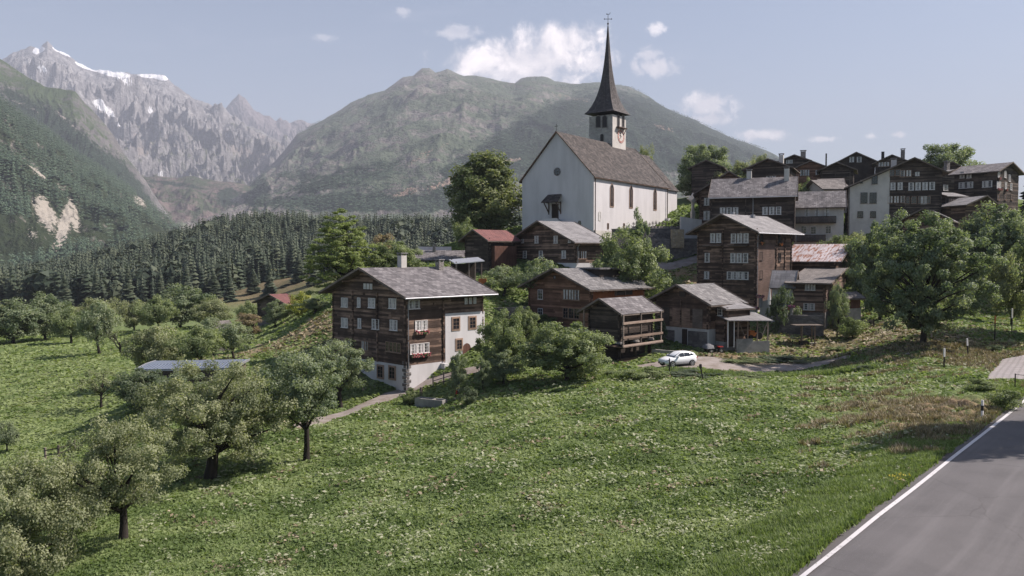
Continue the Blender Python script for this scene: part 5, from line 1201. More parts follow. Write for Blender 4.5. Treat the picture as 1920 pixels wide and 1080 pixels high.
def make_tree(seed, Ht, rx, zc, rz, ncl, rc, nleaf, leaf, mat_, tr=.25, trunk_h=None, top=1.0, lobes=.22, fork=False, bark='bark', flat=.8, nlimb=18, cone=0.0, open_=0.0):
    rng = np.random.default_rng(seed); rr = random.Random(seed)
    th = trunk_h if trunk_h is not None else max(.8, zc - rz * .75)
    # clump centres filling an uneven crown
    C = []; Rr = []
    while len(C) < ncl:
        d_ = rng.normal(size=3); d_ /= np.linalg.norm(d_); u = rng.uniform() ** .42
        az = math.atan2(d_[1], d_[0]); el = d_[2]
        lob = 1 + lobes * (math.sin(az * 3 + seed) * .5 + math.sin(az * 5 + el * 4 + seed * 2) * .5 + math.sin(el * 7 + az * 2 + seed) * .5)
        r_ = rx * lob; k = 1 - cone * (d_[2] * u * .5 + .5)
        if open_ and rng.uniform() < open_ and u < .6: continue
        p = np.array([d_[0] * r_ * u * k, d_[1] * r_ * u * k, zc + d_[2] * rz * u * (1 + .12 * math.sin(az * 4 + seed))])
        if p[2] < th * .8: p[2] = th * .8 + rng.uniform(0, .5)
        C.append(p); Rr.append(rc * rng.uniform(.6, 1.3) * (1 - .35 * cone * (d_[2] * .5 + .5)))
    C = np.array(C); Rr = np.array(Rr)
    ci = rng.integers(0, ncl, nleaf); d_ = rng.normal(size=(nleaf, 3)); d_ /= np.linalg.norm(d_, axis=1, keepdims=True)
    rad = Rr[ci] * (rng.uniform(.15, 1, nleaf) ** .5); pos = C[ci] + d_ * rad[:, None] * np.array([1, 1, flat]) + rng.normal(size=(nleaf, 3)) * rc * .08
    out = (C[ci] - np.array([0, 0, zc])); out /= np.linalg.norm(out, axis=1, keepdims=True) + .3
    nrm = d_ * .75 + out * .35 + rng.normal(size=(nleaf, 3)) * .55 + np.array([0, 0, .35]); nrm /= np.linalg.norm(nrm, axis=1, keepdims=True)
    cr = rng.uniform(0, 1, ncl); rnd = np.clip(cr[ci] * .55 + rng.uniform(0, .45, nleaf), 0, 1)
    Vl, Fl, rf = leaf_quads(pos, nrm, leaf, rng, rnd)
    crown = np_mesh('crown', Vl, Fl, [LM_[mat_]], {'rnd': ('FACE', rf)})
    # trunk and limbs reaching into the clumps
    paths = []; lean = Vector((rr.uniform(-.12, .12), rr.uniform(-.12, .12), 0)); topz = zc + rz * .45
    tp = [Vector((0, 0, -.6))]; trd = [tr * 1.5]; n = 7
    for i in range(n + 1): f = i / n; tp.append(Vector((lean.x * topz * f + math.sin(f * 5 + seed) * tr * .6, lean.y * topz * f + math.cos(f * 4 + seed) * tr * .5, topz * f))); trd.append(tr * (1.12 if i == 0 else 1) * (1 - .82 * f) + .02)
    paths.append((tp, trd))
    idx = rng.choice(ncl, min(nlimb, ncl), replace=False)
    for k in idx:
        e = Vector(C[k]); f = min(.92, max(th / topz, (e.z / topz) * .55)) * rr.uniform(.8, 1.05); s0 = Vector((lean.x * topz * f, lean.y * topz * f, topz * f)); md = s0.lerp(e, .5) + Vector((rr.uniform(-.2, .2), rr.uniform(-.2, .2), rr.uniform(-.1, .35))) * rx * .15
        r0 = tr * (1 - .75 * f) * .6; paths.append(([s0, s0.lerp(md, .5) + Vector((0, 0, .05)), md, md.lerp(e, .6), e], [r0, r0 * .8, r0 * .6, r0 * .35, .015]))
    Vt, Ft = tubes(paths); trunk = np_mesh('trunk', Vt, Ft, [M[bark]], None, True)
    return dict(H=float(Vl[:, 2].max()), W=float(np.percentile(Vl[:, 0], 98.5) - np.percentile(Vl[:, 0], 1.5)), crown=crown, trunk=trunk)
def make_bare(seed, Ht):
    rr = random.Random(seed); paths = []
    def grow(p, d_, L_, r_, lev):
        pts = [p]; rs = [r_]; q = p; dd = d_.copy(); n = 4
        for i in range(n):
            dd = (dd + Vector((rr.uniform(-.3, .3), rr.uniform(-.3, .3), rr.uniform(-.05, .2)))).normalized(); q = q + dd * L_ / n; pts.append(q); rs.append(r_ * (1 - .6 * (i + 1) / n))
        paths.append((pts, rs))
        if lev < 4:
            for i in range(3 if lev else 4): k = rr.randint(2, n); nd = (dd + Vector((rr.uniform(-1, 1), rr.uniform(-1, 1), rr.uniform(-.1, .6)))).normalized(); grow(pts[k], nd, L_ * .68, rs[k] * .75, lev + 1)
    grow(Vector((0, 0, -.4)), Vector((.1, 0, 1)), Ht * .4, .2, 0); V, F = tubes(paths, 5)
    return dict(H=max(v.z for v in V), W=max(v.x for v in V) - min(v.x for v in V), trunk=np_mesh('trunk', V, F, [M['bark']], None, True), crown=None)
def conifer_arrays(seed, tiers, fronds, Ht=1.0, R_=.17, sub=1):
    """one spruce: whorls of drooping, jagged boughs round a stem; returns verts, triangles"""
    rr = random.Random(seed); V = []; F = []
    for i in range(tiers):
        f = i / tiers; z = Ht * (.08 + .92 * f); r_ = R_ * Ht * (1 - f) ** .85 * rr.uniform(.8, 1.15) + .012 * Ht
        for k in range(fronds):
            a = 2 * math.pi * (k + rr.uniform(-.35, .35)) / fronds + i * .7; rk = r_ * rr.uniform(.7, 1.2); wv = rk * rr.uniform(.38, .6); dz = -rk * rr.uniform(.25, .6); ca, sa = math.cos(a), math.sin(a); b = len(V)
            V += [(0, 0, z + Ht * .05), (ca * rk * .62 - sa * wv, sa * rk * .62 + ca * wv, z + dz * .8), (ca * rk, sa * rk, z + dz * .55), (ca * rk * .62 + sa * wv, sa * rk * .62 - ca * wv, z + dz * .8)]
            F += [(b, b + 1, b + 2), (b, b + 2, b + 3)]
    return np.array(V, float), np.array(F)
def round_arrays(seed, n=70):
    rr = np.random.default_rng(seed); d_ = rr.normal(size=(n, 3)); d_ /= np.linalg.norm(d_, axis=1, keepdims=True); u = rr.uniform(.55, 1, n)[:, None]
    c = d_ * u * np.array([.26, .26, .36]) + np.array([0, 0, .58]); nr = d_ + rr.normal(size=(n, 3)) * .4 + np.array([0, 0, .3]); nr /= np.linalg.norm(nr, axis=1, keepdims=True)
    a = np.cross(nr, rr.normal(size=(n, 3))); a /= np.linalg.norm(a, axis=1, keepdims=True); b = np.cross(nr, a); s_ = rr.uniform(.06, .12, n)[:, None]
    V = np.stack([c - a * s_ - b * s_ * .6, c + a * s_ - b * s_ * .6, c + b * s_], 1).reshape(-1, 3); return V, np.arange(n * 3).reshape(n, 3)
def scatter_conifers(name, label, X, Y, Z, Hh, variants, mat_, seed, wid=(.85, 1.25)):
    rng = np.random.default_rng(seed); VV = []; FF = []; RR = []; base = 0; which = rng.integers(0, len(variants), len(X))
    for v, (bv, bf) in enumerate(variants):
        k = np.nonzero(which == v)[0]
        if len(k) == 0: continue
        a = rng.uniform(0, 6.28, len(k)); h_ = Hh[k]; wd = rng.uniform(*wid, len(k)); ca = (np.cos(a) * h_ * wd)[:, None]; sa = (np.sin(a) * h_ * wd)[:, None]
        x = bv[None, :, 0] * ca - bv[None, :, 1] * sa + X[k][:, None]; y = bv[None, :, 0] * sa + bv[None, :, 1] * ca + Y[k][:, None]; z = bv[None, :, 2] * h_[:, None] + Z[k][:, None]
        n = bv.shape[0]; VV.append(np.stack([x, y, z], -1).reshape(-1, 3)); f = bf[None] + (np.arange(len(k)) * n)[:, None, None] + base; FF.append(f.reshape(-1, 3)); base += n * len(k)
        tr_ = rng.uniform(0, 1, len(k)); RR.append((tr_[:, None] * .7 + rng.uniform(0, .3, (len(k), bf.shape[0]))).ravel())
    me = np_mesh(name, np.concatenate(VV), np.concatenate(FF), [LM_[mat_]], {'rnd': ('FACE', np.concatenate(RR))})
    return tag(link(name, me), label, None, None, 'stuff')
rng = np.random.default_rng(5)
# the wooded hill across the gully
n = 62000; D_ = np.sqrt(rng.uniform(330 ** 2, 720 ** 2, n)); pxs = rng.uniform(-420, 1250, n); X = (pxs - 960) / FPX * D_; Z = hz(X, D_)
c1 = P(530, 530, 345)
keep = (np.exp(-((X - c1.x) / 30) ** 2 - ((D_ - 345) / 32) ** 2) < .35 + .3 * rng.uniform(size=n)) & (fbm(X * .03, D_ * .03, 3, 77) > -.42)
lowedge = 330 + 22 * fbm(X * .02, X * 0, 3, 4); keep &= D_ > lowedge
X, D_, Z = X[keep][:17000], D_[keep][:17000], Z[keep][:17000]
scatter_conifers('forest', 'dense spruce forest covering the hill between village and mountains', X, D_, Z - 1, 9 + 11 * rng.uniform(size=len(X)) ** 1.3, [conifer_arrays(s_, 11, 6, R_=.125 + .012 * s_) for s_ in range(8)] + [round_arrays(5)], 'needle', 3, (.8, 1.3))
# woods on the mountain sides
def wood_on(g_, label, n, cond, hmin, hmax, seed, variants, wmul=1.0):
    rg = np.random.default_rng(seed); nr, nc = g_['X'].shape; i = rg.integers(16, nr - 1, n * 4); j = rg.integers(0, nc - 1, n * 4); fi = rg.uniform(size=n * 4); fj = rg.uniform(size=n * 4)
    def ip(A): return (A[i, j] * (1 - fi) + A[i + 1, j] * fi) * (1 - fj) + (A[i, j + 1] * (1 - fi) + A[i + 1, j + 1] * fi) * fj
    X = ip(g_['X']); Y = ip(g_['Y']); Z = ip(g_['Z']); ok = cond(g_, i, j, X, Y, Z, rg); k = np.nonzero(ok)[0][:n]
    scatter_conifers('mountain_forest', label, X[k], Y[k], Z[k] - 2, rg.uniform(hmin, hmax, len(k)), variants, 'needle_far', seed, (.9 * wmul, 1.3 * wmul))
far_v = [conifer_arrays(s_ + 20, 4, 5, R_=.17) for s_ in range(4)]
tiny_v = [conifer_arrays(s_ + 40, 2, 4, R_=.2) for s_ in range(3)]
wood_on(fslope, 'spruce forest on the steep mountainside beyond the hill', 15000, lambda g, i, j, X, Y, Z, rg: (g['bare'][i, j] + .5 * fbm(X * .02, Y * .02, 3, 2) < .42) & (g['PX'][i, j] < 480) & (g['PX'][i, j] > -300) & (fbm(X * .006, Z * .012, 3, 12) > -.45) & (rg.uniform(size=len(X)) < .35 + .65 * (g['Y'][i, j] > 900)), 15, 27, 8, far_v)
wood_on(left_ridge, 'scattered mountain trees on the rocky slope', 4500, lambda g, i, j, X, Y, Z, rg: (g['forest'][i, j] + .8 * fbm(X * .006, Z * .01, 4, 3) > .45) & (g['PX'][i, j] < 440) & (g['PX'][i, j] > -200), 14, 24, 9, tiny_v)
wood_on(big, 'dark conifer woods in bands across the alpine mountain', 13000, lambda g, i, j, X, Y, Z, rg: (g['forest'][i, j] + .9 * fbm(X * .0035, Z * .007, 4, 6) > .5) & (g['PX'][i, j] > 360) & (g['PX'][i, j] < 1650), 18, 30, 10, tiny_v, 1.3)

LIB = {
 'apple_big': make_tree(11, 7.6, 4.6, 4.5, 3.2, 190, .68, 52000, .105, 'olive', .40, 1.7, lobes=.12, flat=.75, nlimb=26),
 'apple_slim': make_tree(12, 7, 2.4, 4.9, 2.6, 90, .58, 19000, .11, 'greyleaf', .20, 2.2, lobes=.25, nlimb=16),
 'apple_wild': make_tree(13, 7, 3.4, 4.3, 2.6, 120, .58, 26000, .10, 'olive', .25, 1.6, lobes=.4, nlimb=22, open_=.5),
 'tangle': make_tree(14, 6, 3.3, 3.0, 2.8, 130, .6, 28000, .095, 'olive', .18, .7, lobes=.35, nlimb=24),
 'dark_round': make_tree(15, 6, 2.7, 3.2, 2.9, 70, .8, 12000, .16, 'dark', .2, .8, lobes=.2),
 'maple': make_tree(16, 15, 7.4, 8.0, 7.0, 420, .72, 75000, .20, 'maple', .34, 2.4, lobes=.28, nlimb=60, flat=.75, open_=.35),
 'round_leaf': make_tree(17, 8, 3.9, 4.3, 3.6, 130, .75, 26000, .165, 'green', .2, 1.2, lobes=.22, nlimb=20),
 'linden': make_tree(18, 19, 6.6, 9.8, 9.2, 230, 1.7, 34000, .36, 'linden', .45, 2.0, lobes=.16, cone=.35, nlimb=20),
 'tall_ash': make_tree(19, 15, 6.0, 8.6, 6.4, 130, 1.5, 22000, .32, 'greyleaf', .35, 2.5, lobes=.3, cone=.1, nlimb=18),
 'larch': make_tree(20, 15, 5.4, 7.2, 7.4, 380, .6, 46000, .15, 'bright', .3, 1.2, lobes=.3, cone=.55, flat=.45, nlimb=40),
 'orchard': make_tree(21, 6, 2.9, 3.7, 2.3, 60, .75, 8500, .17, 'greyleaf', .2, 1.4, lobes=.3, nlimb=14),
 'orchard_green': make_tree(22, 6, 3.0, 3.7, 2.4, 60, .85, 9000, .18, 'green', .2, 1.3, lobes=.25, nlimb=14),
 'bush': make_tree(23, 3, 1.7, 1.4, 1.3, 36, .5, 4500, .13, 'green', .05, .2, lobes=.3, nlimb=8),
 'bush_yellow': make_tree(24, 3, 1.8, 1.5, 1.3, 36, .5, 4500, .14, 'yellow', .05, .2, lobes=.3, nlimb=8),
 'bush_dark': make_tree(25, 3, 1.7, 1.3, 1.2, 36, .5, 4200, .13, 'dark', .05, .2, lobes=.35, nlimb=8),
 'reddish': make_tree(26, 8, 2.6, 4.8, 3.4, 60, .7, 6000, .17, 'reddish', .16, 1.5, lobes=.3, nlimb=24),
 'pine_young': make_tree(27, 4.4, 1.6, 2.5, 2.0, 60, .42, 9000, .10, 'greyleaf', .08, .8, lobes=.3, cone=.4, nlimb=18),
 'broad': make_tree(28, 12, 5.4, 6.6, 5.4, 150, 1.2, 20000, .30, 'maple', .3, 2, lobes=.28, nlimb=20),
 'fluffy': make_tree(29, 8, 3.8, 4.6, 3.6, 90, 1.0, 13000, .22, 'olive', .2, 1.2, lobes=.3, nlimb=16),
 'bare': make_bare(5, 5.5), 'sparse': make_tree(30, 5, 1.8, 3.1, 1.8, 26, .45, 1800, .12, 'olive', .12, 1.2, lobes=.4, nlimb=16),
}
def spruce_lib(seed):
    v, f = conifer_arrays(seed, 26, 9, R_=.17); rg = np.random.default_rng(seed); me = np_mesh('crown', v * 20, f, [LM_['needle']], {'rnd': ('FACE', rg.uniform(0, 1, len(f)))})
    Vt, Ft = tubes([([Vector((0, 0, -1)), Vector((0, 0, 10)), Vector((0, 0, 19))], [.35, .22, .04])]); return dict(H=20.0, W=6.6, crown=me, trunk=np_mesh('trunk', Vt, Ft, [M['bark']], None, True))
LIB['spruce'] = spruce_lib(61); LIB['spruce_b'] = spruce_lib(62)
def plant(lib, px, py, D, top, width, label, group=None, name=None, rot=None, cat='tree', lift=0):
    L_ = LIB[lib]
    if D is None: b = hit_ground(px, py); D = b.y
    else: x = (px - 960) / FPX * D; b = on_ground(x, D)
    zt = P(px, top, D).z; Hm = zt - b.z; Wm = width / FPX * D
    if rot is None: rot = (px * 7 + py) % 628 / 100
    nm = name or ('bush' if lib.startswith('bush') else 'spruce_tree' if lib.startswith('spruce') else 'tree')
    root = empty(nm, b, rot, label, cat if nm != 'bush' else 'bush', group)
    root.scale = (Wm / L_['W'] * .86, Wm / L_['W'] * .86, Hm / L_['H'])
    link('trunk', L_['trunk'], root)
    if L_['crown'] is not None: link('crown', L_['crown'], root)
    return root
T_ = [
 ('apple_big', 395, 900, None, 672, 262, 'large round apple tree with short thick trunk in the lower meadow'),
 ('apple_slim', 572, 862, None, 648, 150, 'slender apple tree with dark forked trunk at the meadow edge by the path'),
 ('apple_wild', 233, 1010, None, 775, 215, 'ragged apple tree with leaning dark trunk low in the meadow beside the corner thicket'),
 ('tangle', 30, 1085, 35, 845, 230, 'overgrown tangled tree filling the lowest corner of the meadow'),
 ('tangle', 120, 1010, 42, 860, 140, 'tangled young tree between the corner thicket and the ragged apple tree'),
 ('dark_round', 258, 800, 71, 688, 104, 'dark green round tree in front of the end of the long shed'),
 ('fluffy', 300, 810, 66, 760, 70, 'low leafy shrub tree at the foot of the dark green round tree'),
 ('apple_slim', 640, 766, None, 632, 118, 'small leafy tree on the path verge covering the manor house corner'),
 ('orchard', 545, 815, 68, 652, 120, 'grey green tree with soft crown behind the slender apple tree'),
 ('sparse', 190, 766, None, 688, 76, 'thin straggly tree alone on the lower meadow slope'),
 ('orchard', 4, 850, 66, 785, 46, 'small tree cut by the picture edge on the meadow slope'),
 ('fluffy', 448, 770, 69, 684, 112, 'leafy tree between the round apple tree and the manor path, hiding the shed end'),
 ('orchard', 335, 775, 69, 688, 100, 'grey green tree crown pressed against the middle of the long shed roof'),
 ('orchard_green', 133, 645, None, 573, 74, 'first round orchard tree on the far meadow rim, casting a dark shadow'),
 ('orchard', 185, 665, None, 556, 76, 'orchard tree with crooked split trunk on the far meadow'),
 ('bare', 229, 664, None, 608, 56, 'leafless gnarled dead tree on the far meadow'),
 ('orchard_green', 296, 622, None, 552, 78, 'orchard tree by the pale track at the top of the far meadow'),
 ('fluffy', 292, 690, 93, 606, 110, 'bushy orchard tree above the end of the long shed'),
 ('orchard_green', 372, 690, 90, 606, 96, 'leafy orchard tree rising over the middle of the long shed'),
 ('orchard', 438, 673, None, 598, 80, 'small orchard tree with clear dark trunk on the dry slope'),
 ('orchard', 396, 668, 112, 588, 78, 'orchard tree leaning over the tiny dark hut'),
 ('reddish', 470, 650, 132, 585, 58, 'grey brown half bare tree beside the red roofed log barn'),
 ('broad', 20, 660, 152, 556, 118, 'broad tree at the valley rim against the picture edge'),
 ('broad', 84, 655, 158, 545, 100, 'broad dark tree on the valley rim next to the edge tree'),
 ('fluffy', 182, 640, 168, 556, 88, 'round topped tree on the valley rim behind the crooked orchard tree'),
 ('fluffy', 250, 630, 178, 560, 70, 'small valley rim tree behind the dead tree'),
 ('broad', 338, 628, 172, 530, 118, 'big rounded tree behind the far meadow, highest on the valley rim'),
 ('fluffy', 398, 626, 165, 558, 80, 'low tree between the big rounded valley tree and the log barn'),
 ('fluffy', -40, 700, 150, 560, 120, 'broad tree just outside the meadow at the valley rim'),
 ('pine_young', 515, 618, 138, 560, 44, 'small conifer standing before the red roofed log barn'),
 ('orchard_green', 465, 622, 158, 562, 50, 'small green tree behind the log barn gable'),
 ('orchard', 590, 620, 122, 556, 70, 'shrubby tree between the log barn and the bright larch'),
 ('larch', 642, 566, 117, 391, 156, 'tall bright green larch behind the manor house gable'),
 ('round_leaf', 742, 520, 122, 450, 104, 'dense round leafy tree behind the manor house chimney'),
 ('reddish', 714, 520, 140, 436, 52, 'thin reddish brown tree between larch and round leafy tree'),
 ('linden', 908, 458, 156, 279, 136, 'huge dark linden tree beside the church facade'),
 ('orchard_green', 876, 460, 136, 405, 50, 'light green small tree under the great linden'),
 ('round_leaf', 1180, 560, 106, 425, 150, 'leafy tree in front of the churchyard wall'),
 ('pine_young', 1198, 520, 108, 386, 48, 'narrow dark tree top rising against the white church wall'),
 ('orchard', 945, 557, None, 494, 94, 'small apple tree with neat trunk on the grass behind the manor house'),
 ('orchard', 1012, 552, 107, 478, 86, 'grey green apple tree in front of the chalet below the church'),
 ('round_leaf', 942, 700, 80, 578, 100, 'dense dark green tree covering the sunlit corner of the manor house'),
 ('round_leaf', 1065, 716, None, 600, 176, 'wide spreading leafy tree in front of the brown chalet'),
 ('orchard', 1128, 690, 90, 608, 56, 'small leafy tree before the granary posts'),
 ('pine_young', 945, 722, None, 654, 72, 'grey green staked young pine on the lawn below the manor house'),
 ('pine_young', 905, 722, 76, 668, 30, 'tiny young pine beside the staked young pine'),
 ('pine_young', 858, 722, 77, 655, 34, 'dark slim sapling against the manor house base'),
 ('tall_ash', 1315, 345, 188, 268, 88, 'round airy tree behind the lone dark barn'),
 ('fluffy', 1300, 400, 182, 326, 74, 'bushy tree between church choir and dark gable house'),
 ('fluffy', 1356, 372, 178, 322, 76, 'leafy tree at the foot of the lone dark barn'),
 ('fluffy', 1208, 300, 192, 268, 40, 'tree crown peeping over the church roof beside the tower'),
 ('fluffy', 1424, 330, 205, 287, 46, 'small tree crown behind the dark chalet gable'),
 ('fluffy', 1390, 330, 200, 298, 50, 'leafy crown between lone barn and dark chalet'),
 ('orchard_green', 1512, 360, 162, 330, 36, 'light green shrub tree beside the stone slab hut'),
 ('tall_ash', 1770, 340, 188, 267, 98, 'big rounded tree on the skyline above the middle chalet'),
 ('spruce', 1932, 420, 148, 285, 52, 'dark conifer cut by the picture edge next to the corner house'),
 ('broad', 1912, 600, 118, 385, 130, 'tall dense tree at the picture edge behind the maple'),
 ('broad', 1862, 560, 124, 374, 140, 'dense dark tree below the corner house'),
 ('maple', 1728, 645, None, 388, 238, 'enormous dark maple with two slanting trunks above the dry slope'),
 ('broad', 1650, 560, 108, 402, 112, 'leafy tree covering the foot of the hillside house'),
 ('fluffy', 1606, 560, 124, 432, 66, 'lighter green tree beside the rust streaked barn roof'),
 ('fluffy', 1898, 640, 103, 468, 96, 'dull green tree overhanging the roadside marker posts'),
 ('tall_ash', 2010, 560, 90, 330, 170, 'tall tree outside the picture edge above the paved lot'),
 ('orchard', 1572, 612, 100, 524, 42, 'little pear tree before the sunlit cabin gable'),
 ('bush', 1600, 618, 98, 594, 60, 'flowering garden bush at the corner of the rubble garden wall'),
 ('bush_dark', 1463, 596, 102, 534, 56, 'ivy like dark bush covering the lean-to annex'),
 ('bush', 1566, 470, 132, 440, 56, 'shrub in front of the white house balcony'),
 ('bush', 1598, 478, 134, 436, 44, 'shrub at the sunlit corner of the white house'),
 ('bush_dark', 1312, 410, 149, 394, 46, 'dark hedge bush by the pale stone wayside cross'),
 ('bush_yellow', 566, 588, 132, 545, 46, 'yellow green bush beside the red log barn roof'),
 ('bush_yellow', 592, 600, 126, 566, 56, 'second yellow green bush below the larch'),
 ('bush', 555, 610, 138, 578, 60, 'green bush at the sunny end of the log barn'),
 ('bush_dark', 1240, 605, 94, 590, 30, 'dark shrub against the barn corner'),
 ('bush', 1250, 545, 116, 505, 70, 'bush on the dry bank under the retaining wall'),
 ('bush', 1158, 716, 76, 695, 60, 'weedy bush at the corner of the gravel lot'),
 ('bush', 1395, 690, 86, 672, 90, 'low weeds bush behind the gravel lot'),
 ('bush_dark', 1460, 688, 88, 668, 110, 'dark weedy bush along the upper edge of the gravel lot'),
 ('bush', 1390, 722, 74, 700, 100, 'low bush along the meadow edge below the lot'),
 ('bush_dark', 1290, 718, 74, 694, 110, 'dark low bush at the meadow edge below the white car'),
 ('bush', 1210, 722, 73, 690, 90, 'broad low bush in front of the car lot corner'),
 ('bush', 770, 745, 77, 728, 40, 'small bush at the manor house corner by the path'),
 ('bush', 1010, 610, 101, 588, 60, 'bush beside the brown chalet gable'),
 ('round_leaf', 985, 650, 94, 572, 56, 'leafy tree between brown chalet and manor house'),
 ('bush_dark', 880, 745, 72, 722, 40, 'dark garden bush near the red hydrant'),
 ('bush', 1570, 665, 92, 650, 40, 'tuft of weeds on the mown slope'),
 ('bush_dark', 1625, 700, 74, 684, 50, 'dark weed clump at the meadow top edge'),
 ('bush', 1890, 760, 47, 728, 70, 'roadside bush beside the white delineator post'),
 ('bush', 1850, 735, 54, 712, 70, 'low bush at the lower corner of the paved lot'),
 ('bush_dark', 1870, 660, 82, 646, 36, 'dark weed tuft beside the paved lot'),
]
for a in T_: plant(*a[:6], a[6])
# the tree beside the road that shades the asphalt (just outside the picture)
r_ = plant('tall_ash', 960 + FPX * 37.5 / 41, 0, 41, 60, 290, 'roadside tree standing just beyond the road edge')
for i, (px, py, top) in enumerate(((430, 600, 505), (475, 590, 500), (505, 575, 485), (560, 560, 470), (590, 548, 455), (400, 592, 500), (350, 590, 492), (300, 590, 495), (240, 585, 490), (180, 590, 500), (120, 592, 505), (60, 598, 515), (610, 580, 500), (540, 585, 530), (455, 600, 560), (20, 600, 520))):
    plant('spruce' if i % 2 else 'spruce_b', px, py, 318 + (i * 13) % 26, top + (i * 5) % 9, 30 + (i * 7) % 12, 'spruce at the lower edge of the hill forest', 'spruces along the lower edge of the forest')

# ------------------------------------------------------------------ meadow plants
def veg_points(n, pxr, Dr, seed, dens=None):
    rg = np.random.default_rng(seed); px = rg.uniform(*pxr, n); D = np.exp(rg.uniform(math.log(Dr[0]), math.log(Dr[1]), n)); X = (px - 960) / FPX * D
    bad = np.zeros(n, bool)
    for S in STRIPS: bad |= inside_strip(X, D, S, .0)
    for o in HOUSES:
        c, sn = math.cos(-o.th), math.sin(-o.th); lx = (X - o.O.x) * c - (D - o.O.y) * sn; ly = (X - o.O.x) * sn + (D - o.O.y) * c; bad |= (lx > -.2) & (lx < o.wB + .2) & (ly > -.2) & (ly < o.wA + .2)
    # beyond the road
    s_ = (X - L0.x) * RN.x + (D - L0.y) * RN.y; bad |= (s_ > -.14) & (s_ < 7) & (D < 62)
    bad |= (D < 62) & (s_ > 0)
    if dens is not None: bad |= ~dens(X, D, rg)
    k = ~bad; X = X[k]; D = D[k]; return X, D, hz(X, D), rg
HOUSES = [g_ for g_ in HALL if g_.O.y < 130]
def carpet(name, label, pts, size_k, hmax, mat_, up=.9, elong=1.6, rndf=None, smin=0):
    X, D, Z, rg = pts; n = len(X); nrm = rg.normal(size=(n, 3)) * .6 + np.array([0, -.15, up]); nrm /= np.linalg.norm(nrm, axis=1, keepdims=True)
    z = Z + rg.uniform(0, hmax, n) + .10 * fbm(X * .5, D * .5, 4, 3) + .16 * fbm(X * .12, D * .12, 3, 8)
    sz = np.maximum(size_k * D * rg.uniform(.6, 1.4, n), smin); V, F, r = leaf_quads(np.stack([X, D, z], -1), nrm, sz, rg, rg.uniform(0, 1, n) if rndf is None else rndf(X, D, rg), elong)
    return tag(link(name, np_mesh(name, V, F, [mat_], {'rnd': ('FACE', r)})), label, None, None, 'stuff')
GL = leaf_mat('meadow_leaf', (.098, .142, .045), (.165, .222, .078), (.255, .305, .135), .38)
GD = leaf_mat('dry_leaf', (.12, .10, .06), (.24, .19, .125), (.37, .31, .215), .2)
FW = leaf_mat('flower_white', (.24, .27, .15), (.33, .35, .22), (.45, .45, .32), .3)
FY = leaf_mat('flower_yellow', (.45, .36, .04), (.55, .45, .05), (.6, .5, .08), .2)
lr = lambda X, D, rg: np.clip(.5 + .35 * np.clip((-X - 22) / 15, 0, 1) * (D > 60) + .25 * fbm(X * .05, D * .05, 3, 31) + .75 * fbm(X * .22, D * .22, 4, 19) + rg.uniform(-.35, .35, len(X)), 0, 1)
dryzone = lambda X, D: sum(k * np.exp(-((X - P(px_, 600, d_).x) / rx_) ** 2 - ((D - d_) / ry_) ** 2) for px_, d_, rx_, ry_, k in ((1560, 97, 15, 12, .9), (1640, 103, 8, 10, .8), (1400, 87, 7, 4, .95), (1285, 128, 9, 10, .95), (1210, 122, 7, 9, .7), (560, 106, 13, 10, .75), (1860, 78, 5, 14, .8), (1785, 45, 4, 8, .8), (520, 104, 12, 7, .6)))
lessdry = lambda X, D, rg: rg.uniform(0, 1, len(X)) > dryzone(X, D) * (.75 + .8 * fbm(X * .3, D * .3, 4, 91))

drymask = lambda X, D, rg: (fbm(X * .9, D * .9, 4, 29) > -.12 + .3 * rg.uniform(-1, 1, len(X))) & ((np.exp(-((X - P(1790, 780, 44).x) / 3.6) ** 2 - ((D - 45) / 9) ** 2) * 1.15 + .9 * np.exp(-((X - P(1860, 650, 75).x) / 6) ** 2 - ((D - 75) / 14) ** 2) + .7 * np.exp(-((X - P(1580, 650, 93).x) / 14) ** 2 - ((D - 93) / 12) ** 2)
    + .8 * np.exp(-((X - P(1260, 702, 74).x) / 4) ** 2 - ((D - 74) / 2) ** 2) + .7 * np.exp(-((X - P(560, 630, 104).x) / 12) ** 2 - ((D - 104) / 9) ** 2) + dryzone(X, D) * .6) > rg.uniform(.2, 1.1, len(X)) + .9 * fbm(X * .35, D * .35, 4, 9))
carpet('meadow_herbs', 'low leafy herbs and grass covering the meadow', veg_points(430000, (-350, 2000), (21, 175), 41, lessdry), .0031, .10, GL, 1.5, rndf=lr)
carpet('dry_grass', 'dry reddish brown grass on banks and mown slopes', veg_points(170000, (300, 2000), (30, 138), 42, drymask), .0032, .14, GD, 1.4)
fl = lambda X, D, rg: (fbm(X * .35, D * .35, 4, 55) + .5 * fbm(X * 1.6, D * 1.6, 3, 56) > rg.uniform(.0, .75, len(X)))
s0 = lambda X, D: (X - L0.x) * RN.x + (D - L0.y) * RN.y
carpet('wildflowers', 'flat white flower heads scattered in drifts over the meadow', veg_points(42000, (250, 1900), (21, 74), 43, lambda X, D, rg: fl(X, D, rg) & (s0(X, D) < -1.0)),   .0026, .05, FW, 2.2, 1.7)
o_ = bpy.data.objects['wildflowers']; o_.location.z = .17
yc = hit_ground(1690, 902)
carpet('yellow_flowers', 'small patch of yellow flowers beside the road verge', veg_points(9000, (1600, 1780), (26, 40), 44, lambda X, D, rg: ((X - yc.x) / .9) ** 2 + ((D - yc.y) / .8) ** 2 < rg.uniform(0, 1, len(X)) ** 2), .0018, .25, FY)
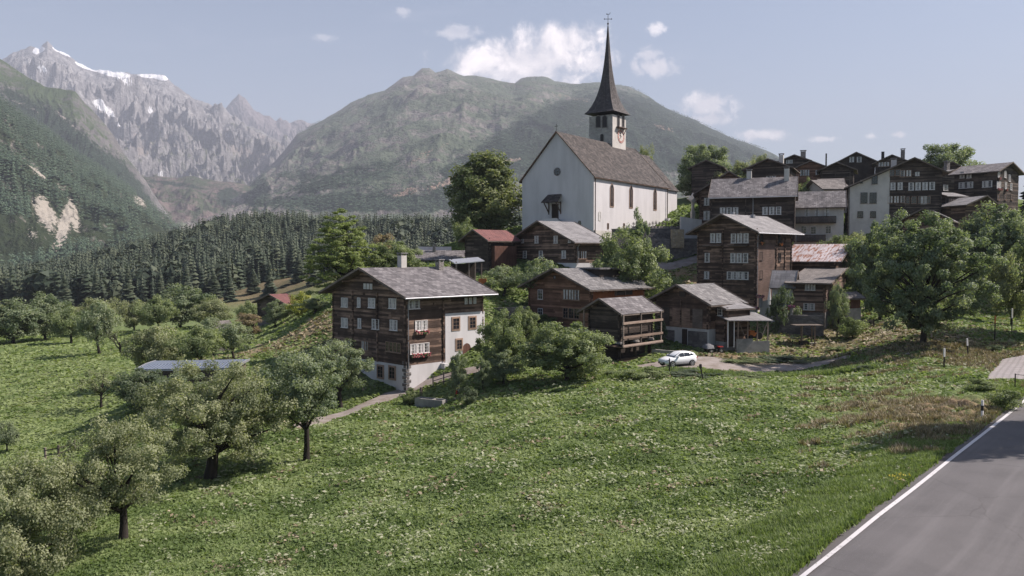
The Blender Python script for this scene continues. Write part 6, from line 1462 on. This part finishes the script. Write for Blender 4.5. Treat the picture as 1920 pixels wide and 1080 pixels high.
# upright tufts: road verge, bank and edges
def tufts(name, label, pts, hk, mat_, blades=6, rndf=None):
    X, D, Z, rg = pts; n = len(X); Z = Z + .10 * fbm(X * .5, D * .5, 4, 3) + .16 * fbm(X * .12, D * .12, 3, 8) - .03; VV = []; RR = []; base = rg.uniform(0, 1, n) if rndf is None else rndf(X, D, rg)
    hgt = hk * rg.uniform(.5, 1.3, n)
    for b in range(blades):
        a = rg.uniform(0, 6.28, n); l = rg.uniform(.15, .8, n); w_ = .028 * (.5 + D / 40); px_, py_ = -np.sin(a) * w_, np.cos(a) * w_; ox = rg.normal(size=n) * .07; oy = rg.normal(size=n) * .07
        p0 = np.stack([X + ox - px_, D + oy - py_, Z], -1); p1 = np.stack([X + ox + px_, D + oy + py_, Z], -1); p2 = np.stack([X + ox + np.cos(a) * l * hgt, D + oy + np.sin(a) * l * hgt, Z + hgt * rg.uniform(.7, 1, n)], -1)
        VV.append(np.stack([p0, p1, p2], 1).reshape(-1, 3)); RR.append(np.clip(base + rg.uniform(-.2, .2, n), 0, 1))
    V = np.concatenate(VV); F = np.arange(len(V)).reshape(-1, 3)
    return tag(link(name, np_mesh(name, V, F, [mat_], {'rnd': ('FACE', np.concatenate(RR))})), label, None, None, 'stuff')
verge = lambda X, D, rg: (s0(X, D) > -3.2 - 1.2 * fbm(X * .3, D * .3, 3, 4)) & (s0(X, D) < -.1)
tufts('verge_grass', 'long green grass along the road verge', veg_points(160000, (1300, 1960), (20, 62), 45, verge), .22, GL)
tufts('bank_weeds', 'tall brown and green weeds on the roadside bank', veg_points(60000, (1500, 1960), (36, 85), 46, drymask), .38, GD)
edge_c = [(1120, 712), (1200, 704), (1290, 700), (1380, 706), (1480, 708), (1560, 700), (1640, 690)]
ex = [hit_ground(*q) for q in edge_c]; exx = [q.x for q in ex]; eyy = [q.y for q in ex]
edge = lambda X, D, rg: (np.abs(D - np.interp(X, exx, eyy)) < 1.8 * rg.uniform(.3, 1, len(X))) & (X > exx[0]) & (X < exx[-1])
tufts('edge_weeds', 'tall weeds along the upper edge of the meadow', veg_points(60000, (1100, 1660), (60, 90), 47, edge), .5, GL, 7)
tufts('meadow_grass', 'longer grass blades standing out of the meadow', veg_points(60000, (-100, 1900), (21, 80), 48), .2, GL, 4, lr)

# ------------------------------------------------------------------ car
def loft(sections, close=True):
    """sections: list of rings (same count) -> MB faces"""
    m = MB(); n = len(sections[0])
    for i in range(len(sections) - 1):
        for k in range(n):
            j = (k + 1) % n; m.face([sections[i][k], sections[i][j], sections[i + 1][j], sections[i + 1][k]])
    if close: m.face(sections[0][::-1]); m.face(sections[-1])
    return m
M['car_paint'] = plain('car_paint', (.78, .78, .80), .28, 0, .02, spec=.5); M['car_black'] = plain('car_black', (.02, .02, .022), .35, var=.05); M['car_glass'] = glass('car_glass', (.03, .035, .045), .05)
M['car_lamp'] = plain('car_lamp', (.30, .32, .35), .2, var=.05); M['rubber'] = plain('rubber', (.025, .025, .026), .8); M['rim'] = plain('rim', (.50, .50, .52), .35, .7)
cb = hit_ground(1270, 686); heading = R(205)
car = empty('car', cb, heading, 'white compact hatchback parked on the gravel lot', 'car')
# x forward, length 3.95
st_ = [(-1.97, .42, .95, .62, .66), (-1.85, .30, 1.02, .78, .80), (-1.5, .22, 1.06, .85, .86), (-.9, .20, 1.02, .87, .87), (-.1, .20, .98, .87, .86), (.7, .20, .96, .87, .86), (1.15, .21, .90, .86, .84), (1.6, .24, .80, .83, .76), (1.88, .30, .70, .74, .66), (1.98, .38, .58, .58, .52)]
secs = []
for x, zs, zb, wm, wb in st_:
    secs.append([(x, -wm * .92, zs), (x, -wm, zs + (zb - zs) * .45), (x, -wb, zb), (x, -wb * .5, zb + .045), (x, wb * .5, zb + .045), (x, wb, zb), (x, wm, zs + (zb - zs) * .45), (x, wm * .92, zs)])
body = loft(secs).build('body', M['car_paint'], car, True)
gh = [(-1.86, 1.02, 1.06, .70), (-1.62, .99, 1.36, .62), (-1.2, .98, 1.47, .60), (-.4, .96, 1.50, .60), (.15, .95, 1.44, .58), (.55, .94, 1.22, .64), (.98, .92, .96, .72)]
secs = [[(x, -.80, zb_), (x, -w_, zr_ - .04), (x, -w_ * .6, zr_), (x, w_ * .6, zr_), (x, w_, zr_ - .04), (x, .80, zb_)] for x, zb_, zr_, w_ in gh]
loft(secs).build('cabin', M['car_paint'], car, True)
m = MB(); m.face([(.10, -.53, 1.445), (.96, -.68, .985), (.96, .68, .985), (.10, .53, 1.445)]); m.build('windscreen', M['car_glass'], car)
m = MB(); m.face([(-1.60, -.55, 1.375), (-1.60, .55, 1.375), (-1.9, .62, 1.07), (-1.9, -.62, 1.07)]); m.build('rear_window', M['car_glass'], car)
for s_ in (-1, 1):
    def q(x, z): 
        f = (z - .97) / (1.45 - .97); return (x, s_ * (.81 + .012 - f * .19), z)
    for nm, pts in (('side_window', [(-.28, 1.0), (.62, 1.0), (.22, 1.34), (-.28, 1.40)]), ('side_window', [(-1.05, 1.04), (-.36, 1.0), (-.36, 1.40), (-.95, 1.38)]), ('side_window', [(-1.5, 1.12), (-1.12, 1.06), (-1.05, 1.33), (-1.3, 1.30)])):
        m = MB(); p = [q(*k) for k in pts]; m.face(p if s_ < 0 else p[::-1]); m.build(nm, M['car_glass'], car)
    m = MB(); m.box(.42, .62, s_ * .84, s_ * 1.02, .98, 1.12); m.build('wing_mirror', M['car_paint'], car)
    m = MB(); p = [(1.62, s_ * .835, .66), (1.93, s_ * .70, .60), (1.93, s_ * .66, .70), (1.62, s_ * .80, .80)]; m.face(p if s_ < 0 else p[::-1]); m.build('headlight', M['car_lamp'], car)
    m = MB(); m.box(-1.94, -1.80, s_ * .62, s_ * .80, .78, .98); m.build('tail_light', M['red'], car)
    for x in (-1.22, 1.22):
        m = MB(); m.tube((x, s_ * .84, .31), (x, s_ * .885, .31), .36, n=20); m.build('wheel_arch', M['car_black'], car)
        m = MB(); m.tube((x, s_ * .68, .31), (x, s_ * .90, .31), .31, n=24); wh = m.build('wheel', M['rubber'], car)
        m = MB(); m.tube((x, s_ * .89, .31), (x, s_ * .912, .31), .085, n=12)
        for k in range(5):
            a = 2 * math.pi * k / 5; m.tube((x, s_ * .905, .31), (x + .21 * math.cos(a), s_ * .905, .31 + .21 * math.sin(a)), .04, n=4)
        for k in range(20):
            a = 2 * math.pi * k / 20; b_ = 2 * math.pi * (k + 1) / 20; m.tube((x + .215 * math.cos(a), s_ * .905, .31 + .215 * math.sin(a)), (x + .215 * math.cos(b_), s_ * .905, .31 + .215 * math.sin(b_)), .028, n=4)
        m.build('rim', M['rim'], wh)
m = MB(); m.box(1.88, 2.0, -.55, .55, .30, .50); m.build('grille', M['car_black'], car)
m = MB(); m.box(2.0, 2.015, -.26, .26, .36, .47); m.build('number_plate', M['frame_white'], car)
m = MB(); m.tube((-1.35, 0, 1.47), (-1.5, 0, 1.62), .02, n=4); m.build('aerial', M['car_black'], car)
m = MB(); m.box(-1.5, 1.6, -.86, .86, .20, .27); m.build('sill', M['car_black'], car)

# quad bike partly under a grey cover
qb = hit_ground(1338, 662); root = empty('quad_bike', qb, R(200), 'dark quad bike with red fenders half covered by a grey tarpaulin behind the car', 'quad bike')
m = MB(); m.box(-.7, .7, -.22, .22, .45, .75); m.box(-.3, .5, -.18, .18, .75, .92); m.build('body', M['car_black'], root)
m = MB(); m.box(-.95, -.35, -.5, .5, .68, .78); m.box(.45, .95, -.5, .5, .68, .78); m.build('fender', M['red'], root)
m = MB(); m.tube((.45, -.4, 1.05), (.45, .4, 1.05), .03, n=6); m.tube((.5, 0, .8), (.45, 0, 1.05), .04, n=6); m.build('handlebar', M['iron'], root)
for x in (-.65, .65):
    for y in (-.45, .45):
        m = MB(); m.tube((x, y - .12, .3), (x, y + .12, .3), .3, n=16); wh = m.build('wheel', M['rubber'], root); m = MB(); m.tube((x, y - .125, .3), (x, y + .125, .3), .14, n=10); m.build('rim', M['rim'], wh)
rg = random.Random(3); m = MB(); g = {}
for i in range(9):
    for j in range(7):
        x = .15 + 1.15 * i / 8; y = -.6 + 1.2 * j / 6; e = max(abs(i - 4) / 4, abs(j - 3) / 3); g[i, j] = (x, y, 1.12 - .55 * e ** 3 + rg.uniform(-.05, .05))
for i in range(8):
    for j in range(6): m.face([g[i, j], g[i + 1, j], g[i + 1, j + 1], g[i, j + 1]], 0, .5)
m.build('cover', M['cover_grey'], root, True)

# ------------------------------------------------------------------ trough, signs, posts, fences
tb = hit_ground(808, 762); root = empty('stone_trough', tb + Vector((0, 0, .1)), R(-27), 'long grey stone water trough beside the path', 'trough')
m = MB(); L_, W_, h_ = 3.1, .9, .62
m.box(-L_ / 2, L_ / 2, -W_ / 2, -W_ / 2 + .13, -.5, h_); m.box(-L_ / 2, L_ / 2, W_ / 2 - .13, W_ / 2, -.5, h_); m.box(-L_ / 2, -L_ / 2 + .14, -W_ / 2 + .13, W_ / 2 - .13, -.5, h_ - .002); m.box(L_ / 2 - .14, L_ / 2, -W_ / 2 + .13, W_ / 2 - .13, -.5, h_ - .002); m.box(.3, .4, -W_ / 2 + .13, W_ / 2 - .13, -.5, h_ - .004)
m.build('basin', M['concrete'], root)
m = MB(); m.box(-L_ / 2 + .14, L_ / 2 - .14, -W_ / 2 + .13, W_ / 2 - .13, .3, h_ - .1); m.build('water', M['glass'], root)
m = MB(); m.box(-L_ / 2 - .05, -L_ / 2 + .15, W_ / 2 + .05, W_ / 2 + .25, -.5, 1.5); m.tube((-L_ / 2 + .05, W_ / 2 + .1, 1.15), (-L_ / 2 + .2, W_ / 2 - .35, 1.1), .035, n=6); m.build('spout_post', M['wood_grey'], root)
hb_ = hit_ground(857, 742); root = empty('hydrant', hb_, 0, 'small red hydrant with domed cap on the garden edge', 'hydrant')
m = MB(); m.tube((0, 0, -.1), (0, 0, .75), .13, .12, 12); m.tube((0, 0, .75), (0, 0, .92), .15, .05, 12); m.tube((-.22, 0, .6), (.22, 0, .6), .06, n=8); m.tube((0, 0, .1), (0, 0, .16), .19, n=12); m.build('body', M['red'], root)
root = empty('sign_post', hb_ + Vector((.12, .5, 0)), 0, 'thin blue and white post sign standing behind the red hydrant', 'sign')
m = MB(); m.tube((0, 0, -.1), (0, 0, 2.3), .035, n=8); m.build('pole', M['metal_light'], root); m = MB(); m.box(-.1, .1, -.05, -.036, 1.0, 2.3); m.build('panel', M['blue'], root); m = MB(); m.box(-.1, .1, -.056, -.051, 2.0, 2.3); m.build('panel_top', M['frame_white'], root)
# hand rail fence along the path
def rail_fence(label, pts, n_rails, hh, mat_, name='rail_fence'):
    root = empty(name, pts[0], 0, label, 'fence'); o = Vector(pts[0])
    P_ = [Vector(p) - o for p in pts]; m = MB()
    for p in P_: k = MB(); k.box(p.x - .06, p.x + .06, p.y - .06, p.y + .06, p.z - .4, p.z + hh + .1); k.build('post', M[mat_], root)
    for a, b in zip(P_, P_[1:]):
        for r_ in range(n_rails): z = hh * (r_ + .7) / n_rails; m.tube(a + Vector((0, -.08, z)), b + Vector((0, -.08, z)), .05, n=4)
    m.build('rails', M[mat_], root); return root
rail_fence('grey three rail wooden fence climbing beside the manor house base', [hit_ground(x, y) for x, y in ((812, 728), (832, 723), (852, 716))], 3, 1.1, 'wood_grey')
rail_fence('weathered wooden garden fence on the lawn by the brown chalet', [on_ground((x - 960) / FPX * 99, 99) for x in (905, 930, 955, 980)], 2, .9, 'wood_grey')
rail_fence('short timber fence beside the orange brown plank shed', [on_ground((x - 960) / FPX * 104, 104) for x in (1618, 1628, 1640)], 3, 1.1, 'wood_grey')
rail_fence('small broken fence beside the ragged apple tree', [hit_ground(x, y) for x, y in ((85, 862), (110, 858), (140, 850))], 2, .8, 'wood_grey')
# marker posts along the meadow
def marker(px, py, top, label, mat_='frame_white', tilt=0, w_=.16, frac=.42):
    b = hit_ground(px, py); hh = P(px, top, b.y).z - b.z; root = empty('marker_post', b, R(20), label, 'post', None); root.rotation_euler = (0, R(tilt), R(20))
    m = MB(); m.box(-.045, .045, -.045, .045, -.2, hh * (1 - frac)); m.build('stake', M['iron'], root); m = MB(); m.box(-w_ / 2, w_ / 2, -.05, .05, hh * (1 - frac), hh); m.build('head', M[mat_], root); return root
marker(1770, 692, 653, 'straight black stake with white top, lowest on the slope')
marker(1815, 668, 634, 'tilted black stake with white top between two upright markers', tilt=-6)
marker(1897, 622, 578, 'tallest dark stake with white top beside the paved lot')
marker(1865, 640, 592, 'thin stake with orange top between the white topped stakes', 'orange', w_=.12, frac=.3)
marker(1318, 712, 682, 'leaning dark post with square black head at the lot edge', 'iron', -12, .22, .25); marker(1255, 704, 672, 'slim dark pole in front of the white car', 'iron', 0, .08, .1)
b = hit_ground(1841, 790); zt = P(1841, 750, b.y).z; root = empty('delineator_post', b, math.atan2(RD.y, RD.x) + R(90), 'white roadside delineator with black band and reflector', 'post'); hh = zt - b.z
pr_ = [(-.07, -.05), (.07, -.05), (.05, .06), (-.05, .06)]
m = MB(); m.prism(pr_, -.3, hh * .48); m.prism(pr_, hh * .74, hh); m.build('post', M['frame_white'], root); m = MB(); m.prism([(x * 1.04, y * 1.04) for x, y in pr_], hh * .48 + .001, hh * .74 - .001); bd = m.build('band', M['iron'], root)
m = MB(); m.box(-.03, .03, -.062, -.054, hh * .55, hh * .67); m.build('reflector', M['metal_light'], bd)
# swing frame / sheltered hive on the slope
b = hit_ground(1512, 648); root = empty('feeding_shelter', b, R(5), 'small open frame with flat board roof and box on the mown slope', 'shelter'); hh = P(1512, 610, b.y).z - b.z
for x, y in ((-.85, -.4), (.85, -.4), (-.35, .5), (.95, .6)):
    m = MB(); m.box(x - .06, x + .06, y - .06, y + .06, -.3, hh); m.build('post', M['wood_light'], root)
m = MB(); m.box(-1.7, 1.7, -.9, .9, hh, hh + .08); m.build('roof', M['wood_grey'], root); m = MB(); m.box(-.9, .1, -.5, .3, -.2, .5); m.build('box', M['iron'], root); m = MB(); m.box(.3, 1.0, -.3, .3, -.2, .25); m.build('stone_block', M['concrete'], root)
# closed parasol, garden table with flowers
b = P(1442, 580, 101); root = empty('parasol', b, 0, 'closed white parasol standing beside the tall timber house', 'parasol')
m = MB(); m.tube((0, 0, -.5), (0, 0, 2.7), .035, n=6); m.build('pole', M['metal_light'], root); m = MB(); m.tube((0, 0, .6), (0, 0, 1.2), .20, .17, 8); m.tube((0, 0, 1.2), (.05, 0, 2.6), .24, .06, 8); m.build('canopy', M['fabric'], root)
def flower_pot(px, py, D, label, mat_, s_=.5, lift=0):
    b = P(px, py, D); root = empty('flower_tub', b, 0, label, 'flower tub'); m = MB(); m.tube((0, 0, -1.2), (0, 0, .1), s_ * .6, s_ * .7, 10); m.build('tub', M['concrete'], root); m = MB(); rg = random.Random(int(px))
    for _ in range(90): a = rg.uniform(0, 6.28); r_ = s_ * rg.uniform(0, 1) ** .5 * 1.3; z = rg.uniform(.1, .75) * s_ * 1.6; q = rg.uniform(.03, .06); m.box(r_ * math.cos(a) - q, r_ * math.cos(a) + q, r_ * math.sin(a) - q, r_ * math.sin(a) + q, z - q, z + q, rg.choice((0, 0, 1)))
    m.build('blossoms', [M[mat_], M['leaf_box']], root)
flower_pot(1426, 560, 108, 'pink flowers spilling over the white wall end', 'flower_pink', .42); flower_pot(1474, 582, 101.5, 'crimson flowers in a tub before the lean-to annex', 'flower', .32); flower_pot(1484, 578, 101.2, 'pink flowers in a tub next to the crimson ones', 'flower_pink', .32); flower_pot(1418, 580, 107, 'pale pink flower tub on the lawn below the white wall', 'flower_pink', .28)
# chain fence at the paved lot
q0 = hit_ground(1903, 728); q1 = q0 + Vector((5, 2.0, 0)); q1.z = H(q1.x, q1.y); root = empty('chain_fence', q0, 0, 'low iron post and sagging chain at the paved lot corner', 'fence')
for q in (q0, q1): m = MB(); d_ = q - q0; m.tube(d_ + Vector((0, 0, -.2)), d_ + Vector((0, 0, 1.0)), .04, n=8); m.build('post', M['iron'], root)
m = MB(); prev = None
for i in range(13):
    f = i / 12; p = (q1 - q0) * f + Vector((0, 0, .95 - .45 * 4 * f * (1 - f) * .5))
    if prev: m.tube(prev, p, .025, n=4)
    prev = p
m.build('chain', M['iron'], root)
# wire mesh fence on the far side of the road, partly outside the picture; it throws the grid shadow on the asphalt
base = Vector((L0.x, L0.y, 0)) + Vector((RN.x, RN.y, 0)) * 6.35; d_ = Vector((RD.x, RD.y, 0)); root = empty('mesh_fence', base + d_ * -4, math.atan2(RD.y, RD.x), 'metal mesh fence panel along the far road edge', 'fence'); m = MB()
for i in range(60): m.tube((i * .12, 0, .15), (i * .12, 0, 1.25), .012, n=4, cap=False)
for j in range(10): m.tube((0, 0, .15 + j * .12), (7.1, 0, .15 + j * .12), .012, n=4, cap=False)
m.build('mesh', M['iron'], root)
for x in (0, 3.55, 7.1): k = MB(); k.tube((x, .05, -.3), (x, .05, 1.35), .04, n=8); k.build('post', M['metal_grey'], root)
# a few loose stones on the slope
for i, (px, py) in enumerate(((1735, 652), (1702, 668), (1640, 690), (1300, 704))):
    b = hit_ground(px, py); rg = random.Random(i); V = []
    import bmesh
    bm = bmesh.new(); bmesh.ops.create_icosphere(bm, subdivisions=2, radius=.28 + .05 * i)
    for v in bm.verts: v.co *= 1 + .25 * math.sin(v.co.x * 9 + i) * math.cos(v.co.y * 8); v.co.z *= .6
    me = bpy.data.meshes.new('rock'); bm.to_mesh(me); bm.free(); me.materials.append(M['stone']); o = link('rock', me); o.location = b + Vector((0, 0, .08))
    tag(o, ['pale rock lying beside the maple trunk', 'grey rock on the shaded slope below the maple', 'rock at the upper meadow edge', 'rock beside the leaning dark post'][i], 'rock')

# ------------------------------------------------------------------ the air between the village and the mountains
hb = MB(); hb.box(-16000, 16000, -300, 13900, -330, 2480)
hm = bpy.data.materials.new('haze'); hm.use_nodes = True; hm.node_tree.nodes.clear(); t = NT(hm.node_tree)
pv_ = t.n.new('ShaderNodeVolumePrincipled'); pv_.inputs['Color'].default_value = (.70, .745, .87, 1); pv_.inputs['Density'].default_value = 9.5e-5
pv_.inputs['Anisotropy'].default_value = 0.0
ho_ = t.n.new('ShaderNodeOutputMaterial'); t.l.new(pv_.outputs[0], ho_.inputs['Volume'])
tag(hb.build('haze', hm), kind='stuff')
